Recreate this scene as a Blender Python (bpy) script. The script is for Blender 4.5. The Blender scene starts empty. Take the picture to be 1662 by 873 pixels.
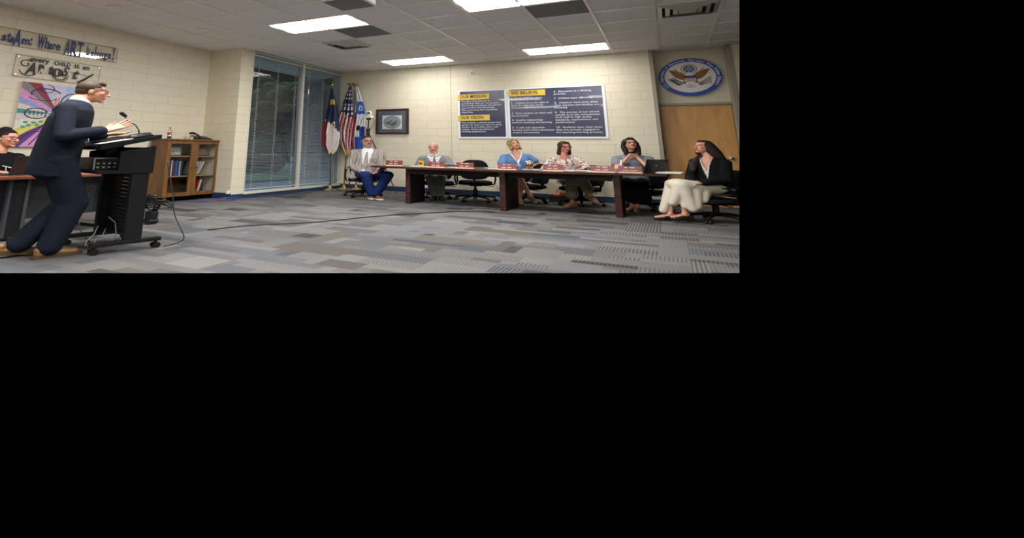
# Board meeting in a school room.  The photograph is anamorphic (wider than life), so the
# whole place is measured in life-size metres and every mesh is then baked with one fixed
# set of proportions (PROP) about the floor; camera is an ordinary perspective camera.
import bpy, bmesh, math, random
from mathutils import Vector, Matrix, noise
PI = math.pi
random.seed(7)
scn = bpy.context.scene
COL = scn.collection
PROP = Vector((1.2922, 1.1984, 0.8231))
def S(p): return Vector((p[0]*PROP.x, p[1]*PROP.y, p[2]*PROP.z))
# ---------------------------------------------------------------- camera, world, exposure
CAM = Vector((3.0273, -7.9604, 1.0998))
RIGHT = Vector((0.87950703, 0.47573039, 0.012165))
DOWN = Vector((-0.10718789, 0.22294021, -0.96892127))
FWD = Vector((-0.46365736, 0.85086912, 0.24707001))
FPX, PX, PY = 813.287, 632.599, 36.883
cd = bpy.data.cameras.new('camera'); cam = bpy.data.objects.new('camera', cd); COL.objects.link(cam)
cd.sensor_width = 36; cd.lens = FPX/1662*36
cd.shift_x = (831-PX)/1662; cd.shift_y = (PY-436.5)/1662
cd.clip_start = 0.05; cd.clip_end = 200
M = Matrix((RIGHT, -DOWN, -FWD)).transposed().to_4x4(); M.translation = S(CAM)
cam.matrix_world = M
scn.camera = cam
w = bpy.data.worlds.new('world'); scn.world = w; w.use_nodes = True
w.node_tree.nodes['Background'].inputs[0].default_value = (0, 0, 0, 1)
w.node_tree.nodes['Background'].inputs[1].default_value = 0
LAMP_EMIT = 5.0
LAMP_POWER = 92.0
sd = bpy.data.lights.new('evening_sky', 'SUN'); so = bpy.data.objects.new('evening_sky', sd); COL.objects.link(so)
sd.energy = 2.4; sd.angle = 1.2; sd.color = (0.62, 0.8, 1.0)
so.rotation_euler = Vector((0.42, -0.18, -0.89)).to_track_quat('-Z', 'Y').to_euler()
scn.view_settings.view_transform = 'Standard'; scn.view_settings.look = 'None'
scn.view_settings.exposure = 0.2; scn.view_settings.gamma = 1.0
scn.view_settings.use_curve_mapping = False
scn.cycles.use_denoising = True
scn.cycles.max_bounces = 8
scn.cycles.transparent_max_bounces = 16
# ---------------------------------------------------------------- materials
def lin(c):
    return tuple(((x/255)/12.92 if x/255 <= .04045 else (((x/255)+.055)/1.055)**2.4) for x in c)
MATS = {}
def mat(name, rgb, rough=.6, metal=0, bump=0, bscale=60, vary=0, vscale=8, stretch=None, coat=0, sheen=0, srgb=True, spec=.5):
    if name in MATS: return MATS[name]
    m = bpy.data.materials.new(name); m.use_nodes = True; MATS[name] = m
    nt = m.node_tree; b = nt.nodes['Principled BSDF']
    c = lin(rgb) if srgb else rgb
    b.inputs['Base Color'].default_value = (*c, 1); b.inputs['Roughness'].default_value = rough
    b.inputs['Metallic'].default_value = metal; b.inputs['Coat Weight'].default_value = coat
    b.inputs['Sheen Weight'].default_value = sheen; b.inputs['Specular IOR Level'].default_value = spec
    if bump or vary:
        tc = nt.nodes.new('ShaderNodeTexCoord'); mp = nt.nodes.new('ShaderNodeMapping')
        mp.inputs['Scale'].default_value = stretch or (1/PROP.x, 1/PROP.y, 1/PROP.z)
        nt.links.new(tc.outputs['Object'], mp.inputs['Vector'])
    if bump:
        n = nt.nodes.new('ShaderNodeTexNoise'); n.inputs['Scale'].default_value = bscale; n.inputs['Detail'].default_value = 4
        bp_ = nt.nodes.new('ShaderNodeBump'); bp_.inputs['Strength'].default_value = bump; bp_.inputs['Distance'].default_value = .01
        nt.links.new(mp.outputs[0], n.inputs['Vector']); nt.links.new(n.outputs['Fac'], bp_.inputs['Height'])
        nt.links.new(bp_.outputs[0], b.inputs['Normal'])
    if vary:
        n2 = nt.nodes.new('ShaderNodeTexNoise'); n2.inputs['Scale'].default_value = vscale; n2.inputs['Detail'].default_value = 5
        nt.links.new(mp.outputs[0], n2.inputs['Vector'])
        mx = nt.nodes.new('ShaderNodeMix'); mx.data_type = 'RGBA'
        mx.inputs[6].default_value = (*[x*(1-vary) for x in c], 1); mx.inputs[7].default_value = (*[min(1, x*(1+vary)) for x in c], 1)
        nt.links.new(n2.outputs['Fac'], mx.inputs[0]); nt.links.new(mx.outputs[2], b.inputs['Base Color'])
    return m
def emit(name, rgb, strength):
    m = bpy.data.materials.new(name); m.use_nodes = True; b = m.node_tree.nodes['Principled BSDF']
    b.inputs['Base Color'].default_value = (*rgb, 1); b.inputs['Emission Color'].default_value = (*rgb, 1)
    b.inputs['Emission Strength'].default_value = strength; MATS[name] = m
    return m
def glassy(name, rgb=(1, 1, 1), mixf=.1, rough=.02):
    m = bpy.data.materials.new(name); m.use_nodes = True; nt = m.node_tree; MATS[name] = m
    nt.nodes.remove(nt.nodes['Principled BSDF']); out = nt.nodes['Material Output']
    t = nt.nodes.new('ShaderNodeBsdfTransparent'); t.inputs[0].default_value = (*rgb, 1)
    g = nt.nodes.new('ShaderNodeBsdfGlossy'); g.inputs['Roughness'].default_value = rough
    lw = nt.nodes.new('ShaderNodeFresnel'); lw.inputs[0].default_value = 1.5
    ad = nt.nodes.new('ShaderNodeMath'); ad.operation = 'ADD'; ad.inputs[1].default_value = mixf
    mx = nt.nodes.new('ShaderNodeMixShader')
    ge = nt.nodes.new('ShaderNodeNewGeometry'); iv = nt.nodes.new('ShaderNodeMath'); iv.operation = 'SUBTRACT'; iv.inputs[0].default_value = 1.0
    mu = nt.nodes.new('ShaderNodeMath'); mu.operation = 'MULTIPLY'   # a pane reflects at its front face only
    nt.links.new(ge.outputs['Backfacing'], iv.inputs[1]); nt.links.new(lw.outputs[0], ad.inputs[0]); nt.links.new(ad.outputs[0], mu.inputs[0]); nt.links.new(iv.outputs[0], mu.inputs[1]); nt.links.new(mu.outputs[0], mx.inputs[0])
    nt.links.new(t.outputs[0], mx.inputs[1]); nt.links.new(g.outputs[0], mx.inputs[2]); nt.links.new(mx.outputs[0], out.inputs[0])
    return m
def attr_mat(name, rough=.8, bump=0, bscale=80, coat=0):
    m = mat(name, (128, 128, 128), rough, bump=bump, bscale=bscale, coat=coat)
    nt = m.node_tree; a = nt.nodes.new('ShaderNodeVertexColor'); a.layer_name = 'Col'
    nt.links.new(a.outputs['Color'], nt.nodes['Principled BSDF'].inputs['Base Color'])
    return m
def block_mat(name, rgb, axis, offz, offx=0.0):
    """painted concrete block: joints as shallow grooves, faintly darker"""
    m = mat(name, rgb, .55)
    nt = m.node_tree; b = nt.nodes['Principled BSDF']; L = nt.links.new
    tc = nt.nodes.new('ShaderNodeTexCoord'); sp = nt.nodes.new('ShaderNodeSeparateXYZ'); L(tc.outputs['Object'], sp.inputs[0])
    cb = nt.nodes.new('ShaderNodeCombineXYZ')
    def lm(sock, mul, add):
        n = nt.nodes.new('ShaderNodeMath'); n.operation = 'MULTIPLY_ADD'; L(sock, n.inputs[0]); n.inputs[1].default_value = mul; n.inputs[2].default_value = add
        return n.outputs[0]
    L(lm(sp.outputs[axis], 1/PROP[axis], offx), cb.inputs[0]); L(lm(sp.outputs[2], 1/PROP.z, -offz), cb.inputs[1])
    br = nt.nodes.new('ShaderNodeTexBrick'); L(cb.outputs[0], br.inputs['Vector'])
    br.inputs['Scale'].default_value = 1; br.inputs['Brick Width'].default_value = .4064; br.inputs['Row Height'].default_value = .2032
    br.inputs['Mortar Size'].default_value = .006; br.inputs['Mortar Smooth'].default_value = .6; br.offset = .5
    c = lin(rgb)
    br.inputs['Color1'].default_value = (*c, 1); br.inputs['Color2'].default_value = (*[x*.965 for x in c], 1)
    br.inputs['Mortar'].default_value = (*[x*.84 for x in c], 1)
    L(br.outputs['Color'], b.inputs['Base Color'])
    n = nt.nodes.new('ShaderNodeTexNoise'); n.inputs['Scale'].default_value = 45; n.inputs['Detail'].default_value = 6
    ma = nt.nodes.new('ShaderNodeMath'); ma.operation = 'MULTIPLY_ADD'; L(br.outputs['Fac'], ma.inputs[0]); ma.inputs[1].default_value = -1.0
    sc = nt.nodes.new('ShaderNodeMath'); sc.operation = 'MULTIPLY'; L(n.outputs['Fac'], sc.inputs[0]); sc.inputs[1].default_value = .35
    L(sc.outputs[0], ma.inputs[2])
    bu = nt.nodes.new('ShaderNodeBump'); bu.inputs['Strength'].default_value = .5; bu.inputs['Distance'].default_value = .006
    L(ma.outputs[0], bu.inputs['Height']); L(bu.outputs[0], b.inputs['Normal'])
    return m
def wood(name, rgb, dark, axis=2, scale=3, rough=.4, rings=14):
    m = mat(name, rgb, rough); nt = m.node_tree; b = nt.nodes['Principled BSDF']; L = nt.links.new
    tc = nt.nodes.new('ShaderNodeTexCoord'); mp = nt.nodes.new('ShaderNodeMapping'); L(tc.outputs['Object'], mp.inputs[0])
    st = [rings, rings, rings]; st[axis] = 1.0; mp.inputs['Scale'].default_value = st
    n = nt.nodes.new('ShaderNodeTexNoise'); n.inputs['Scale'].default_value = scale; n.inputs['Detail'].default_value = 8; n.inputs['Distortion'].default_value = .6
    L(mp.outputs[0], n.inputs[0])
    r = nt.nodes.new('ShaderNodeValToRGB'); r.color_ramp.elements[0].position = .3; r.color_ramp.elements[1].position = .7
    r.color_ramp.elements[0].color = (*lin(dark), 1); r.color_ramp.elements[1].color = (*lin(rgb), 1)
    L(n.outputs['Fac'], r.inputs[0]); L(r.outputs[0], b.inputs['Base Color'])
    return m
# ---------------------------------------------------------------- geometry helpers
def V(*a): return Vector(a[0]) if len(a) == 1 else Vector(a)
class G:
    """collects shapes; o() links them as ONE mesh object"""
    def __init__(s, M=None): s.v = []; s.f = []; s.mi = []; s.M = M or Matrix(); s.m = 0; s.cols = None
    def add(s, vs, fs, M=None):
        n = len(s.v); T = s.M @ M if M is not None else s.M
        s.v += [T @ Vector(p) for p in vs]
        for f in fs: s.f.append([i+n for i in f]); s.mi.append(s.m)
        return s
    def box(s, c, d, R=None, bevel=0):
        hx, hy, hz = d[0]/2, d[1]/2, d[2]/2
        T = Matrix.Translation(Vector(c)) @ (R.to_4x4() if R else Matrix())
        if bevel:
            bm = bmesh.new(); bmesh.ops.create_cube(bm, size=1)
            for v in bm.verts: v.co = Vector((v.co.x*d[0], v.co.y*d[1], v.co.z*d[2]))
            bmesh.ops.bevel(bm, geom=bm.edges[:], offset=bevel, segments=2, affect='EDGES', profile=.5)
            bm.verts.ensure_lookup_table()
            r = s.add([v.co for v in bm.verts], [[v.index for v in f.verts] for f in bm.faces], T); bm.free(); return r
        vs = [(x, y, z) for x in (-hx, hx) for y in (-hy, hy) for z in (-hz, hz)]
        return s.add(vs, [(0, 1, 3, 2), (4, 6, 7, 5), (0, 4, 5, 1), (2, 3, 7, 6), (0, 2, 6, 4), (1, 5, 7, 3)], T)
    def bx(s, x0, x1, y0, y1, z0, z1, bevel=0): return s.box(((x0+x1)/2, (y0+y1)/2, (z0+z1)/2), (x1-x0, y1-y0, z1-z0), bevel=bevel)
    def loft(s, rings, cap=True):
        n = len(rings[0]); vs = [p for r in rings for p in r]; fs = []
        for i in range(len(rings)-1):
            for j in range(n):
                k = (j+1) % n; fs.append((i*n+j, i*n+k, (i+1)*n+k, (i+1)*n+j))
        if cap: fs.append(tuple(range(n-1, -1, -1))); fs.append(tuple((len(rings)-1)*n+j for j in range(n)))
        return s.add(vs, fs)
    def tube(s, pts, r, n=8, cap=True):
        pts = [Vector(p) for p in pts]; rr = r if isinstance(r, (list, tuple)) else [r]*len(pts); rings = []; up = None
        for i, p in enumerate(pts):
            d = (pts[min(i+1, len(pts)-1)]-pts[max(i-1, 0)]).normalized()
            if up is None: up = Vector((0, 0, 1)) if abs(d.z) < .9 else Vector((1, 0, 0))
            a = d.cross(up)
            if a.length < 1e-5: a = d.orthogonal()
            a.normalize(); b = a.cross(d).normalized(); up = b
            rings.append([p+(a*math.cos(2*PI*j/n)+b*math.sin(2*PI*j/n))*rr[i] for j in range(n)])
        return s.loft(rings, cap)
    def cyl(s, p, q, r1, r2=None, n=16): return s.tube([p, q], [r1, r1 if r2 is None else r2], n)
    def ell(s, c, r, R=None, n=14, m=9):
        T = Matrix.Translation(Vector(c)) @ (R.to_4x4() if R else Matrix()); vs = [(0, 0, r[2])]; fs = []
        for i in range(1, m):
            t = PI*i/m
            for j in range(n): vs.append((r[0]*math.sin(t)*math.cos(2*PI*j/n), r[1]*math.sin(t)*math.sin(2*PI*j/n), r[2]*math.cos(t)))
        vs.append((0, 0, -r[2])); e = len(vs)-1
        for j in range(n): k = (j+1) % n; fs.append((0, 1+j, 1+k)); fs.append((e, 1+(m-2)*n+k, 1+(m-2)*n+j))
        for i in range(m-2):
            for j in range(n): k = (j+1) % n; fs.append((1+i*n+j, 1+(i+1)*n+j, 1+(i+1)*n+k, 1+i*n+k))
        return s.add(vs, fs, T)
    def cap(s, p, q, r1, r2=None, n=12):
        """tapered capsule"""
        p, q = Vector(p), Vector(q); r2 = r1 if r2 is None else r2; d = q-p
        if d.length < 1e-6: return s.ell(p, (r1, r1, r1))
        d.normalize(); pts = []; rs = []
        for t in (0.02, .3, .6, .85): a = t*PI/2; pts.append(p-d*r1*math.cos(a)); rs.append(r1*math.sin(a))
        pts.append(p); rs.append(r1); pts.append(q); rs.append(r2)
        for t in (.85, .6, .3, .02): a = t*PI/2; pts.append(q+d*r2*math.cos(a)); rs.append(r2*math.sin(a))
        return s.tube(pts, rs, n)
    def prism(s, poly, z0, z1, M=None):
        n = len(poly); vs = [(x, y, z0) for x, y in poly]+[(x, y, z1) for x, y in poly]
        fs = [tuple(range(n-1, -1, -1)), tuple(range(n, 2*n))]+[(i, (i+1) % n, n+(i+1) % n, n+i) for i in range(n)]
        return s.add(vs, fs, M)
    def lathe(s, prof, c=(0, 0, 0), n=20):
        c = Vector(c); return s.loft([[c+Vector((r*math.cos(2*PI*j/n), r*math.sin(2*PI*j/n), z)) for j in range(n)] for r, z in prof])
    def mesh(s, name):
        me = bpy.data.meshes.new(name); me.from_pydata([tuple(v) for v in s.v], [], s.f)
        for p, k in zip(me.polygons, s.mi): p.material_index = k
        bm = bmesh.new(); bm.from_mesh(me); bmesh.ops.recalc_face_normals(bm, faces=bm.faces[:]); bm.to_mesh(me); bm.free()
        return me
    def o(s, name, mats, parent=None, smooth=False, remesh=0, smit=3, sub=0, bevel=0):
        me = s.mesh(name)
        for m in (mats if isinstance(mats, (list, tuple)) else [mats]): me.materials.append(m)
        if remesh:
            t = bpy.data.objects.new('t', me); COL.objects.link(t)
            r = t.modifiers.new('r', 'REMESH'); r.mode = 'VOXEL'; r.voxel_size = remesh; r.use_smooth_shade = True
            sm = t.modifiers.new('s', 'SMOOTH'); sm.factor = .5; sm.iterations = smit
            dg = bpy.context.evaluated_depsgraph_get(); dg.update()
            me2 = bpy.data.meshes.new_from_object(t.evaluated_get(dg)); bpy.data.objects.remove(t); me = me2; me.name = name
            if not me.materials:
                for m in (mats if isinstance(mats, (list, tuple)) else [mats]): me.materials.append(m)
            for p in me.polygons: p.material_index = 0
        if smooth or remesh: 
            for p in me.polygons: p.use_smooth = True
        return link(name, me, parent)
def link(name, me, parent=None):
    ob = bpy.data.objects.new(name, me); COL.objects.link(ob)
    if parent is not None:
        ob.parent = parent
        ob.matrix_parent_inverse = wm(parent).inverted()
    return ob
def wm(o):
    m = o.matrix_basis
    if o.parent: return wm(o.parent) @ o.matrix_parent_inverse @ m
    return m
def tag(o, label, cat, group=None, kind=None):
    o['label'] = label; o['category'] = cat
    if group: o['group'] = group
    if kind: o['kind'] = kind
    return o
def thing(name, label, cat, loc=(0, 0, 0), group=None, rz=0):
    o = bpy.data.objects.new(name, None); COL.objects.link(o); o.location = loc; o.rotation_euler = (0, 0, rz); o.empty_display_size = .1
    return tag(o, label, cat, group)
def struct(o): o['kind'] = 'structure'; return o
def copy_tree(o, parent=None):
    c = o.copy(); COL.objects.link(c)
    if parent is not None: c.parent = parent; c.matrix_parent_inverse = o.matrix_parent_inverse.copy()
    for ch in [x for x in bpy.data.objects if x.parent == o]: copy_tree(ch, c)
    return c
def smooth_by_angle(o, a=.6):
    bm = bmesh.new(); bm.from_mesh(o.data)
    for f in bm.faces: f.smooth = True
    for e in bm.edges:
        if len(e.link_faces) == 2 and e.calc_face_angle(0) > a: e.smooth = False
    bm.to_mesh(o.data); bm.free(); return o
def colour(o, fn):
    """per-corner colours from a function of the vertex position"""
    me = o.data; ca = me.color_attributes.new('Col', 'FLOAT_COLOR', 'CORNER')
    for p in me.polygons:
        c = fn(p)
        for li in p.loop_indices: ca.data[li].color = (*c, 1)
# planes for flat lettering: local x, y, outward normal
def plane_m(o, x, y, n): m = Matrix((Vector(x), Vector(y), Vector(n))).transposed().to_4x4(); m.translation = Vector(o); return m
def text(name, s, M, mat_, parent, size, width=None, align='LEFT', spacing=1.0, bold=0, shear=0, ext=.0008, line=1.0, lines_width=None):
    cu = bpy.data.curves.new('t', 'FONT'); cu.body = s; cu.size = size; cu.align_x = align; cu.space_character = spacing
    cu.offset = bold; cu.shear = shear; cu.extrude = ext; cu.space_line = line; cu.resolution_u = 3
    t = bpy.data.objects.new('t', cu); COL.objects.link(t)
    dg = bpy.context.evaluated_depsgraph_get(); dg.update()
    me = bpy.data.meshes.new_from_object(t.evaluated_get(dg)); bpy.data.objects.remove(t); bpy.data.curves.remove(cu)
    if width:
        xs = [v.co.x for v in me.vertices]; k = width/max(1e-6, max(xs)-min(xs)); me.transform(Matrix.Diagonal((k, 1, 1, 1)))
    me.transform(M); me.materials.clear(); me.materials.append(mat_); me.name = name
    return link(name, me, parent)
# ---------------------------------------------------------------- the room shell
T = .6096; H = 3.445; YB = 1.0; XL = -3.2075; XW = -2.538; YJ = -2.0; YD = 1.24
M_back = block_mat('back_wall_paint', (228, 219, 196), 0, .075, .11)
M_left = block_mat('left_wall_paint', (220, 211, 190), 1, .01, .1)
M_jog = block_mat('alcove_wall_paint', (220, 211, 190), 0, .04, .0)
M_cream = mat('cream_paint', (226, 215, 187), .5, bump=.1, bscale=60)
M_navybase = mat('navy_rubber_base', (32, 58, 88), .5)
M_frame = mat('taupe_metal_frame', (158, 150, 134), .45)
M_alu = mat('pale_window_frame', (205, 204, 196), .4)
M_black = mat('black_plastic', (18, 18, 20), .45, bump=.1, bscale=200)
M_white = mat('white_plastic', (235, 235, 232), .4)
# ceiling : tiles with speckle, hung in a metal grid
M_tile = mat('ceiling_tile', (236, 235, 236), .9, bump=.5, bscale=160, vary=.06, vscale=220)
g = G(); g.bx(-3.6, 9, -12, 1.6, H, H+.05); struct(g.o('ceiling', M_tile))
M_grid = mat('ceiling_grid_metal', (240, 236, 228), .3)
g = G()
for c in range(-6, 10): g.bx(c*T-.013, c*T+.013, -12, YB, H-.016, H-.0005)
for r in range(-20, 2): g.bx(-3.2, 5.6, r*T-.010, r*T+.010, H-.013, H-.0004)
struct(g.o('trim_1', M_grid))
# back wall with the door recess
g = G()
g.bx(XW-.25, 2.9, YB, YB+.3, 0, H); g.bx(3.94, 6, YB, YB+.3, 0, H)
struct(g.o('wall_back', M_back))
g = G(); g.bx(-.262, -.252, YB-.0015, YB+.01, .13, H)
struct(g.o('trim_2', mat('joint_sealant', (176, 166, 142), .7)))
g = G(); g.bx(XL-.25, XL, -12, YJ, 0, H); struct(g.o('wall_left', M_left))
g = G(); g.bx(XL-.25, XW, YJ, YJ+.2, 0, H); g.bx(XW-.24, XW, YJ+.2, -1.74, 0, H)
struct(g.o('wall_alcove', M_jog))
# the unseen half of the room, behind and beside the viewer
g = G(); g.bx(XL-.25, 6.2, -12.2, -12, 0, H); w1 = struct(g.o('wall_front', M_cream))
g = G(); g.bx(6.0, 6.2, -12, -1.6, 0, H); w2 = struct(g.o('wall_right', M_cream))
g = G(); g.bx(XL, 6.0, -12, -8.65, -.05, -.001); w3 = struct(g.o('floor', mat('carpet_grey', (118, 117, 116), .95)))
KEEP = {w1, w2, w3}
g = G(); g.bx(XW-.22, XW-.02, -1.74, YB, 0, .1); struct(g.o('wall_window', M_cream))
# navy baseboards
g = G(); g.bx(XW, 2.9, YB-.012, YB, 0, .13); struct(g.o('baseboard_back', M_navybase))
g = G(); g.bx(XW, XW+.012, YJ, YB, 0, .1); g.bx(XL, XW+.012, YJ-.012, YJ, 0, .13); struct(g.o('baseboard_window', M_navybase))
g = G(); g.bx(XL, XL+.012, -12, YJ-.012, 0, .13); struct(g.o('baseboard_left', M_navybase))
# door with taupe frame, wood leaf and a painted panel above it
M_door = wood('door_birch', (214, 160, 92), (196, 142, 76), 2, 2.2, .35, 5)
d = bpy.data.objects.new('door_1', None); COL.objects.link(d); d.location = (3.41, YD, 0); struct(d)
g = G(); g.bx(2.962, 3.862, YD, YD+.045, .01, 2.176, .003); g.o('door_leaf', M_door, d)
g = G(); g.bx(2.9, 2.958, YB-.01, YD+.06, 0, H-.01, .006); g.bx(3.866, 3.94, YB-.01, YD+.06, 0, H-.01, .006)
g.bx(2.958, 3.866, YD-.03, YD+.06, 2.18, 2.235, .004); g.o('door_frame', M_frame, d)
g = G(); g.bx(2.958, 3.866, YD-.01, YD+.04, 2.235, H-.005); g.o('transom_panel', mat('panel_paint', (214, 204, 182), .5), d)
g = G(); g.bx(2.9, 2.901, YB, YB+.01, 0, .1)
for z in (2.06, 1.15, .25):
    g = G(); g.cyl((2.96, YD-.012, z-.06), (2.96, YD-.012, z+.06), .011); g.o('hinge', mat('dull_bronze', (120, 100, 78), .35, 1), d)
M_brass = mat('polished_brass', (214, 170, 92), .22, 1)
M_chrome = mat('satin_chrome', (205, 203, 198), .22, 1)
g = G(); g.cyl((3.765, YD, 1.03), (3.765, YD-.012, 1.03), .034); g.cyl((3.765, YD-.01, 1.03), (3.765, YD-.045, 1.03), .013)
g.ell((3.765, YD-.062, 1.03), (.03, .024, .03)); smooth_by_angle(g.o('door_knob', M_chrome, d))
# floor: planks of carpet in random grey blocks, some ribbed
rng = random.Random(11)
M_carpet = mat('carpet', (110, 110, 110), .95, spec=.15); nt = M_carpet.node_tree
a = nt.nodes.new('ShaderNodeVertexColor'); a.layer_name = 'Col'; tc = nt.nodes.new('ShaderNodeTexCoord')
sp = nt.nodes.new('ShaderNodeSeparateXYZ'); nt.links.new(tc.outputs['Object'], sp.inputs[0])
def nmath(op, a_, b_=None, c_=None):
    n = nt.nodes.new('ShaderNodeMath'); n.operation = op
    for i, x in enumerate((a_, b_, c_)):
        if x is None: continue
        if hasattr(x, 'is_output'): nt.links.new(x, n.inputs[i])
        else: n.inputs[i].default_value = x
    return n.outputs[0]
rib = nmath('SINE', nmath('MULTIPLY', sp.outputs[0], 2*PI/(.026*PROP.x)))
rib = nmath('MULTIPLY', nmath('GREATER_THAN', rib, .15), nmath('MULTIPLY', a.outputs['Alpha'], .5))
nz = nt.nodes.new('ShaderNodeTexNoise'); nz.inputs['Scale'].default_value = 190; nz.inputs['Detail'].default_value = 3; nt.links.new(tc.outputs['Object'], nz.inputs[0])
fac = nmath('MULTIPLY', nmath('SUBTRACT', 1.0, rib), nmath('MULTIPLY_ADD', nz.outputs['Fac'], .7, .65))
mx = nt.nodes.new('ShaderNodeVectorMath'); mx.operation = 'SCALE'; nt.links.new(a.outputs['Color'], mx.inputs[0]); nt.links.new(fac, mx.inputs['Scale'])
nt.links.new(mx.outputs[0], nt.nodes['Principled BSDF'].inputs['Base Color'])
bu = nt.nodes.new('ShaderNodeBump'); bu.inputs['Strength'].default_value = .4; bu.inputs['Distance'].default_value = .004
nt.links.new(nz.outputs['Fac'], bu.inputs['Height']); nt.links.new(bu.outputs[0], nt.nodes['Principled BSDF'].inputs['Normal'])
cellx, celly = .1, .1016; nx, ny = 94, 98; x0, y0 = XL-.02, -8.6
occ = [[False]*ny for _ in range(nx)]; vs = []; fs = []; cs = []
pal = [((115, 114, 114), 10), ((111, 111, 114), 5), ((120, 118, 116), 4), ((100, 101, 106), 3), ((104, 98, 95), 1.6), ((76, 75, 78), 1.2), ((100, 96, 90), 1.0), ((89, 89, 92), 1.2)]
for i in range(nx):
    for j in range(ny):
        if occ[i][j]: continue
        ww = rng.choice((1, 2, 3, 4, 4, 6)); hh = rng.choice((1, 1, 2, 2, 3)); 
        if rng.random() < .3: ww, hh = hh, min(6, ww)
        while ww > 1 and (i+ww > nx or any(occ[i+k][j] for k in range(ww))): ww -= 1
        hh = min(hh, ny-j)
        while hh > 1 and any(occ[i+k][j+l] for k in range(ww) for l in range(hh)): hh -= 1
        for k in range(ww):
            for l in range(hh): occ[i+k][j+l] = True
        n = len(vs); X0, X1, Y0, Y1 = x0+i*cellx, x0+(i+ww)*cellx, y0+j*celly, y0+(j+hh)*celly
        vs += [(X0, Y0, 0), (X1, Y0, 0), (X1, Y1, 0), (X0, Y1, 0)]; fs.append((n, n+1, n+2, n+3))
        c = rng.choices([p[0] for p in pal], [p[1] for p in pal])[0]; k = rng.uniform(.74, .88)
        cs.append(([x*k for x in lin(c)], rng.choice((0, 0, 0, .35, .7, 1))))
me = bpy.data.meshes.new('floor'); me.from_pydata(vs, [], fs); me.materials.append(M_carpet)
ca = me.color_attributes.new('Col', 'FLOAT_COLOR', 'CORNER')
for p, (c, s_) in zip(me.polygons, cs):
    for li in p.loop_indices: ca.data[li].color = (*c, s_)
struct(link('floor', me))
# windows: two tall panes with frames, sill
M_glass = glassy('window_glass', (.9, .95, .95), .03, .01)
def window(n, y0, y1):
    w_ = bpy.data.objects.new('window_%d' % n, None); COL.objects.link(w_); w_.location = (XW-.08, (y0+y1)/2, .1); struct(w_)
    g = G(); xa, xb = XW-.1, XW+.004
    g.bx(xa, xb, y0, y0+.032, .1, 3.43); g.bx(xa, xb, y1-.032, y1, .1, 3.43)
    g.bx(xa, xb, y0+.032, y1-.032, .1, .14); g.bx(xa, xb, y0+.032, y1-.032, 3.40, 3.43); g.o('window_frame', M_alu, w_)
    g = G(); g.bx(XW-.085, XW-.079, y0+.032, y1-.032, .14, 3.40); g.o('window_pane', M_glass, w_)
window(1, -1.74, -.36); window(2, -.36, .99)
g = G(); g.bx(XW-.02, XW+.03, -1.74, .99, .085, .1); struct(g.o('trim_3', M_alu))
M_slat = mat('blind_slat', (150, 158, 168), .5)
def blind(y0, y1, label, tilt):
    b = thing('window_blind', label, 'window blind', (XW-.03, (y0+y1)/2, 3.36), 'blinds in the tall window')
    g = G(); g.bx(XW-.05, XW-.012, y0, y1, 3.325, 3.37, .003); g.o('headrail', M_alu, b)
    g = G(); z = 3.315; R = Matrix.Rotation(tilt, 3, 'Y')
    while z > .21: g.box((XW-.03, (y0+y1)/2, z), (.030, y1-y0-.006, .0014), R); z -= .034
    g.o('slats', M_slat, b)
    g = G(); g.bx(XW-.044, XW-.018, y0, y1, .18, .195); g.o('bottom_rail', M_alu, b)
    g = G()
    for k in (.12, .5, .88): y = y0+(y1-y0)*k; g.cyl((XW-.018, y, .19), (XW-.018, y, 3.33), .0022, n=5); g.cyl((XW-.043, y, .19), (XW-.043, y, 3.33), .0022, n=5)
    g.o('ladder_cords', mat('blind_cord', (206, 210, 210), .7), b)
    g = G(); g.cyl((XW-.008, y0+.12, 1.2), (XW-.008, y0+.12, 3.33), .005, n=8); g.o('tilt_wand', glassy('clear_wand', (.9, .9, .9), .3) if 'clear_wand' not in MATS else MATS['clear_wand'], b)
blind(-1.70, -.40, 'grey horizontal blind over the left tall pane, slats open to the lawn', .22)
blind(-.3, .93, 'grey horizontal blind behind the flags, slats nearly shut', .75)
# outside: walk, lawn, shrubs, a parked trailer shape far off, all in evening light
g = G(); g.bx(-40, XW-.25, -30, 40, -.25, -.2); tag(g.o('outdoor_pavement', mat('concrete_walk', (120, 126, 132), .9, vary=.1, vscale=2)), 'grey pavement outside the tall window', 'pavement', kind='structure')
g = G(); g.bx(-11.5, -6.2, -30, 40, -.2, -.12); tag(g.o('outdoor_lawn', mat('lawn', (74, 100, 52), 1, vary=.35, vscale=3)), 'strip of green lawn outside beyond the pavement', 'lawn', kind='structure')
M_leaf = mat('shrub_leaf', (62, 82, 46), .9, bump=.8, bscale=12, vary=.5, vscale=6)
for k, (x, y, rx, rz) in enumerate([(-8.5, 3.3, .9, .75), (-9.6, 6.6, 1.1, .9), (-8.8, 10.2, 1.2, .9), (-10, 15, 1.4, 1)]):
    g = G(); r_ = random.Random(k)
    for i in range(26):
        a_, b_ = r_.uniform(0, 6.28), r_.uniform(0, 1); g.ell((x+math.cos(a_)*rx*b_*.8, y+math.sin(a_)*rx*b_*.8, -.1+r_.uniform(.2, 1)*rz*(1-.4*b_)), [rx*.34]*3, n=9, m=6)
    tag(g.o('shrub', M_leaf, smooth=True), ['low round shrub nearest the window on the lawn outside', 'second low shrub further along the lawn outside', 'third low shrub further along the lawn outside', 'farthest low shrub on the lawn outside'][k], 'shrub', 'shrubs on the lawn outside')
M_tree = mat('tree_leaf', (78, 96, 72), 1, bump=.8, bscale=6, vary=.5, vscale=2)
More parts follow.
